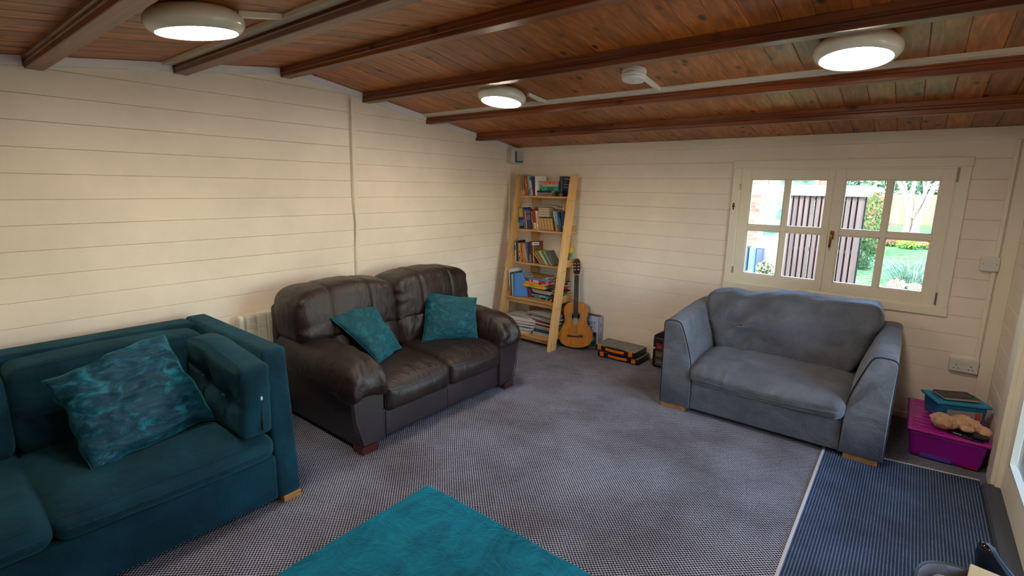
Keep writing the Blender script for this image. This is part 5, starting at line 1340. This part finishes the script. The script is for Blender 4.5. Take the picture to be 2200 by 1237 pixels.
def np_mesh(name, V, F, mat, parent=None, kind=None):
    me = bpy.data.meshes.new(name); V = np.asarray(V, dtype=np.float32); F = np.asarray(F, dtype=np.int32)
    me.vertices.add(len(V)); me.vertices.foreach_set('co', V.ravel()); me.loops.add(F.size); me.loops.foreach_set('vertex_index', F.ravel())
    me.polygons.add(len(F)); me.polygons.foreach_set('loop_start', np.arange(len(F), dtype=np.int32)*F.shape[1]); me.update(calc_edges=True)
    me.materials.append(mat); o = bpy.data.objects.new(name, me); COL.objects.link(o)
    if parent is not None: o.parent = parent
    if kind: o['kind'] = kind
    return o
def shrub(label, cen, rad, size, n, mat, seed, name='shrub', cat='shrub', group=None, extra=None, gnd=None):
    base = (cen[0], cen[1], gz(cen[0], cen[1])); t = thing(name, label, cat, base, group=group)
    V, F = leaves(n, (0, 0, cen[2]-base[2]), rad, size, seed=seed); np_mesh('foliage', V, F, mat, t, 'stuff')
    m = MB(); rg_ = random.Random(seed)
    for k in range(5): m.tube([(0, 0, -.02), (rg_.uniform(-.3, .3)*rad[0], rg_.uniform(-.3, .3)*rad[1], (cen[2]-base[2])*.6), (rg_.uniform(-.8, .8)*rad[0], rg_.uniform(-.6, .6)*rad[1], cen[2]-base[2]+rad[2]*.5)], [.02, .014, .006], 6)
    m.build('stem', flat('#4a3a2c', .8), t, smooth=True)
    if extra:
        V, F = leaves(extra[0], (0, 0, cen[2]-base[2]), [r*1.05 for r in rad], extra[2], seed=seed+50, shell=.85); np_mesh('blossom', V, F, extra[1], t, 'stuff')
    return t
M_sh1 = leafy('shrub_green', ['#1f4420', '#38602c', '#5a7a40', '#284a2a']); M_sh2 = leafy('shrub_dark', ['#18341e', '#2a4a28', '#446238']); M_red = leafy('blossom_red', ['#8c3638', '#a84e48', '#7a2a34'])
shrub('tall green shrub with red tips beside the slatted screen', (2.62, 12.0, .85), (.36, .5, .82), .035, 2600, M_sh1, 11, extra=(900, M_red, .03))
shrub('low dark green bush on the lawn edge beside the slatted screen', (2.66, 9.0, .28), (.34, .4, .40), .03, 1800, M_sh2, 12)
hy = shrub('dried cream hydrangea in front of the blue water butt', (1.72, 4.4, .36), (.12, .12, .14), .02, 350, M_sh2, 13, extra=(420, leafy('dry_flower', ['#c8b48c', '#a8946c', '#dccfa8']), .018))
M_bark = stained_pine('pale_bark', '#857a6e', '#6b6158', '#4c443d', 'z', 0, False, .85)
tr = thing('garden_tree', 'pale multi-stemmed tree on the lawn before the fence', 'tree', (3.5, 20, gz(3.5, 20)))
B = [([(3.33, 20, 0), (3.36, 20, .65), (3.18, 20, 1.35), (2.85, 20, 2.0), (2.5, 20, 2.9)], .15), ([(3.34, 20.05, .2), (3.38, 20, .8), (3.30, 20, 1.6), (3.42, 20.1, 2.4), (3.5, 20, 3.6)], .13), ([(3.58, 19.95, 0), (3.62, 20, .6), (3.78, 20, 1.2), (3.98, 20, 1.9), (4.3, 20, 2.9)], .15),
     ([(3.45, 20, .6), (3.60, 19.9, 1.15), (3.72, 20, 1.6), (3.80, 20.1, 2.3), (3.9, 20, 3.4)], .10), ([(3.30, 20, 1.3), (3.05, 20.1, 1.8), (2.95, 20.2, 2.6)], .06), ([(3.72, 20, 1.5), (3.60, 20, 2.0), (3.55, 20, 2.9)], .06), ([(3.9, 20, 1.6), (4.2, 20, 1.95), (4.6, 20, 2.4)], .05)]
for pts, r in B:
    q = smooth_poly([(a-3.5, b-20, c) for a, b, c in pts], 2); k = len(q)
    v, f = tubem(q, [r*(1-.75*i/k) for i in range(k)], 10); mk('branch', v, f, M_bark, tr, smooth=True)
V, F = leaves(2200, (.1, 0, 3.6), (1.9, 1.4, 1.3), .05, seed=5, shell=.2); np_mesh('foliage', V, F, leafy('sparse_leaf', ['#48683c', '#68845a', '#3c5a34']), tr, 'stuff')
fn = thing('garden_fence', 'orange-brown close-board fence across the end of the garden', 'fence', (3, 26, .15))
M_fence = stained_pine('orange_fence', '#a87050', '#966044', '#7c4c36', 'z', 0, False, .85); first = None; x = -9.0
while x < 11:
    if first is None: first = mk('fence_board', *boxm(0, .145, 0, .02, -.15, 1.40, .004), M_fence, fn); o = first
    else: o = first.copy(); COL.objects.link(o)
    o.location = (x, random.uniform(0, .015), random.uniform(-.01, .01)); x += .15
for z in (.3, 1.1): box('fence_rail', -9, 11, .02, .06, z, z+.08, M_fence, fn, .004)
M_hedge = leafy('far_tree_green', ['#2c4c38', '#44684e', '#5f8068', '#34543c'])
for i, (x, w_, h_) in enumerate(((-6.5, 3.2, 4.4), (-2.2, 3.0, 5.2), (1.8, 2.6, 4.6), (4.6, 2.2, 5.4), (7.8, 3.0, 4.6), (12, 3.4, 5.2))):
    shrub('leafy tree beyond the garden fence, %s from the left' % ('first', 'second', 'third', 'fourth', 'fifth', 'sixth')[i], (x, 30+(i % 2)*4.2, h_*.55), (w_*.92, 1.6, h_*.55), .16, 2600, M_hedge, 30+i, name='tree', cat='tree', group='trees beyond the fence')
sh = thing('fence_lean_to', 'small brown slatted lean-to shape by the fence', 'lean-to', (2.6, 24, .12))
v, f = prism([(-.55, .0), (.55, .0), (.30, .10), (-.55, .62)], 'y', -.1, .1, .01); mk('lean_to_panel', v, f, M_slat, sh)
def flowers(label, cen, rad, n, size, mat, seed, gm=M_sh1, k=260):
    base = (cen[0], cen[1], gz(cen[0], cen[1])); t = thing('flowering_plant', label, 'plant', base)
    V, F = leaves(k, (0, 0, (cen[2]-base[2])*.55), (rad[0], rad[1], max(.02, (cen[2]-base[2])*.55)), size*1.3, seed=seed, shell=.3); np_mesh('leaves', V, F, gm, t, 'stuff')
    V, F = leaves(n, (0, 0, cen[2]-base[2]), rad, size, seed=seed+1, shell=.6); np_mesh('blossom', V, F, mat, t, 'stuff'); return t
M_pinkf = leafy('pale_pink_flower', ['#d0a08a', '#dcb8a4', '#c08470']); M_limef = leafy('lime_leaf', ['#6f9a2c', '#93ae48', '#5a8028']); M_yelf = leafy('yellow_flower', ['#a89040', '#9a6434', '#b8a870'])
flowers('pale pink flower heads close outside the window, lower right pane', (3.46, 2.2, .655), (.085, .08, .055), 420, .014, M_pinkf, 61)
flowers('smaller pale pink flower cluster right of the larger one outside', (3.615, 2.25, .635), (.065, .06, .045), 260, .013, M_pinkf, 63)
flowers('lime green leafy plant in the far flower bed', (3.45, 14.2, .16), (.26, .2, .14), 420, .05, M_limef, 65)
flowers('red and yellow flowers at the left of the far bed', (3.02, 14.6, .16), (.28, .2, .08), 260, .035, M_red, 67)
flowers('yellow flowers at the right of the far bed', (3.98, 14.4, .16), (.24, .2, .09), 260, .035, M_yelf, 69)
og = thing('ornamental_grass', 'arching clump of blue-green ornamental grass outside the window', 'grass', (3.62, 4.6, gz(3.6, 4.6)))
rg_ = np.random.RandomState(9); V = []; F = []
for b in range(620):
    a = rg_.rand()*2*PI; r0 = rg_.rand()*.10; ln = .75+.5*rg_.rand(); out_ = .28+.42*rg_.rand(); h = .55+.45*rg_.rand(); wd = .0045
    px = Vector((-math.sin(a), math.cos(a), 0)); k0 = len(V)
    for i in range(7):
        t = i/6; q = Vector((math.cos(a)*(r0+out_*t), math.sin(a)*(r0+out_*t), h*(1.75*t-.95*t*t)))
        V += [q-px*wd*(1-t*.8), q+px*wd*(1-t*.8)]
    for i in range(6): F.append((k0+2*i, k0+2*i+1, k0+2*i+3, k0+2*i+2))
np_mesh('blades', [tuple(v) for v in V], F, leafy('grass_blade', ['#2a4a3c', '#4a6a5c', '#8aa08c', '#345444']), og, 'stuff')
bpy.context.view_layer.update()
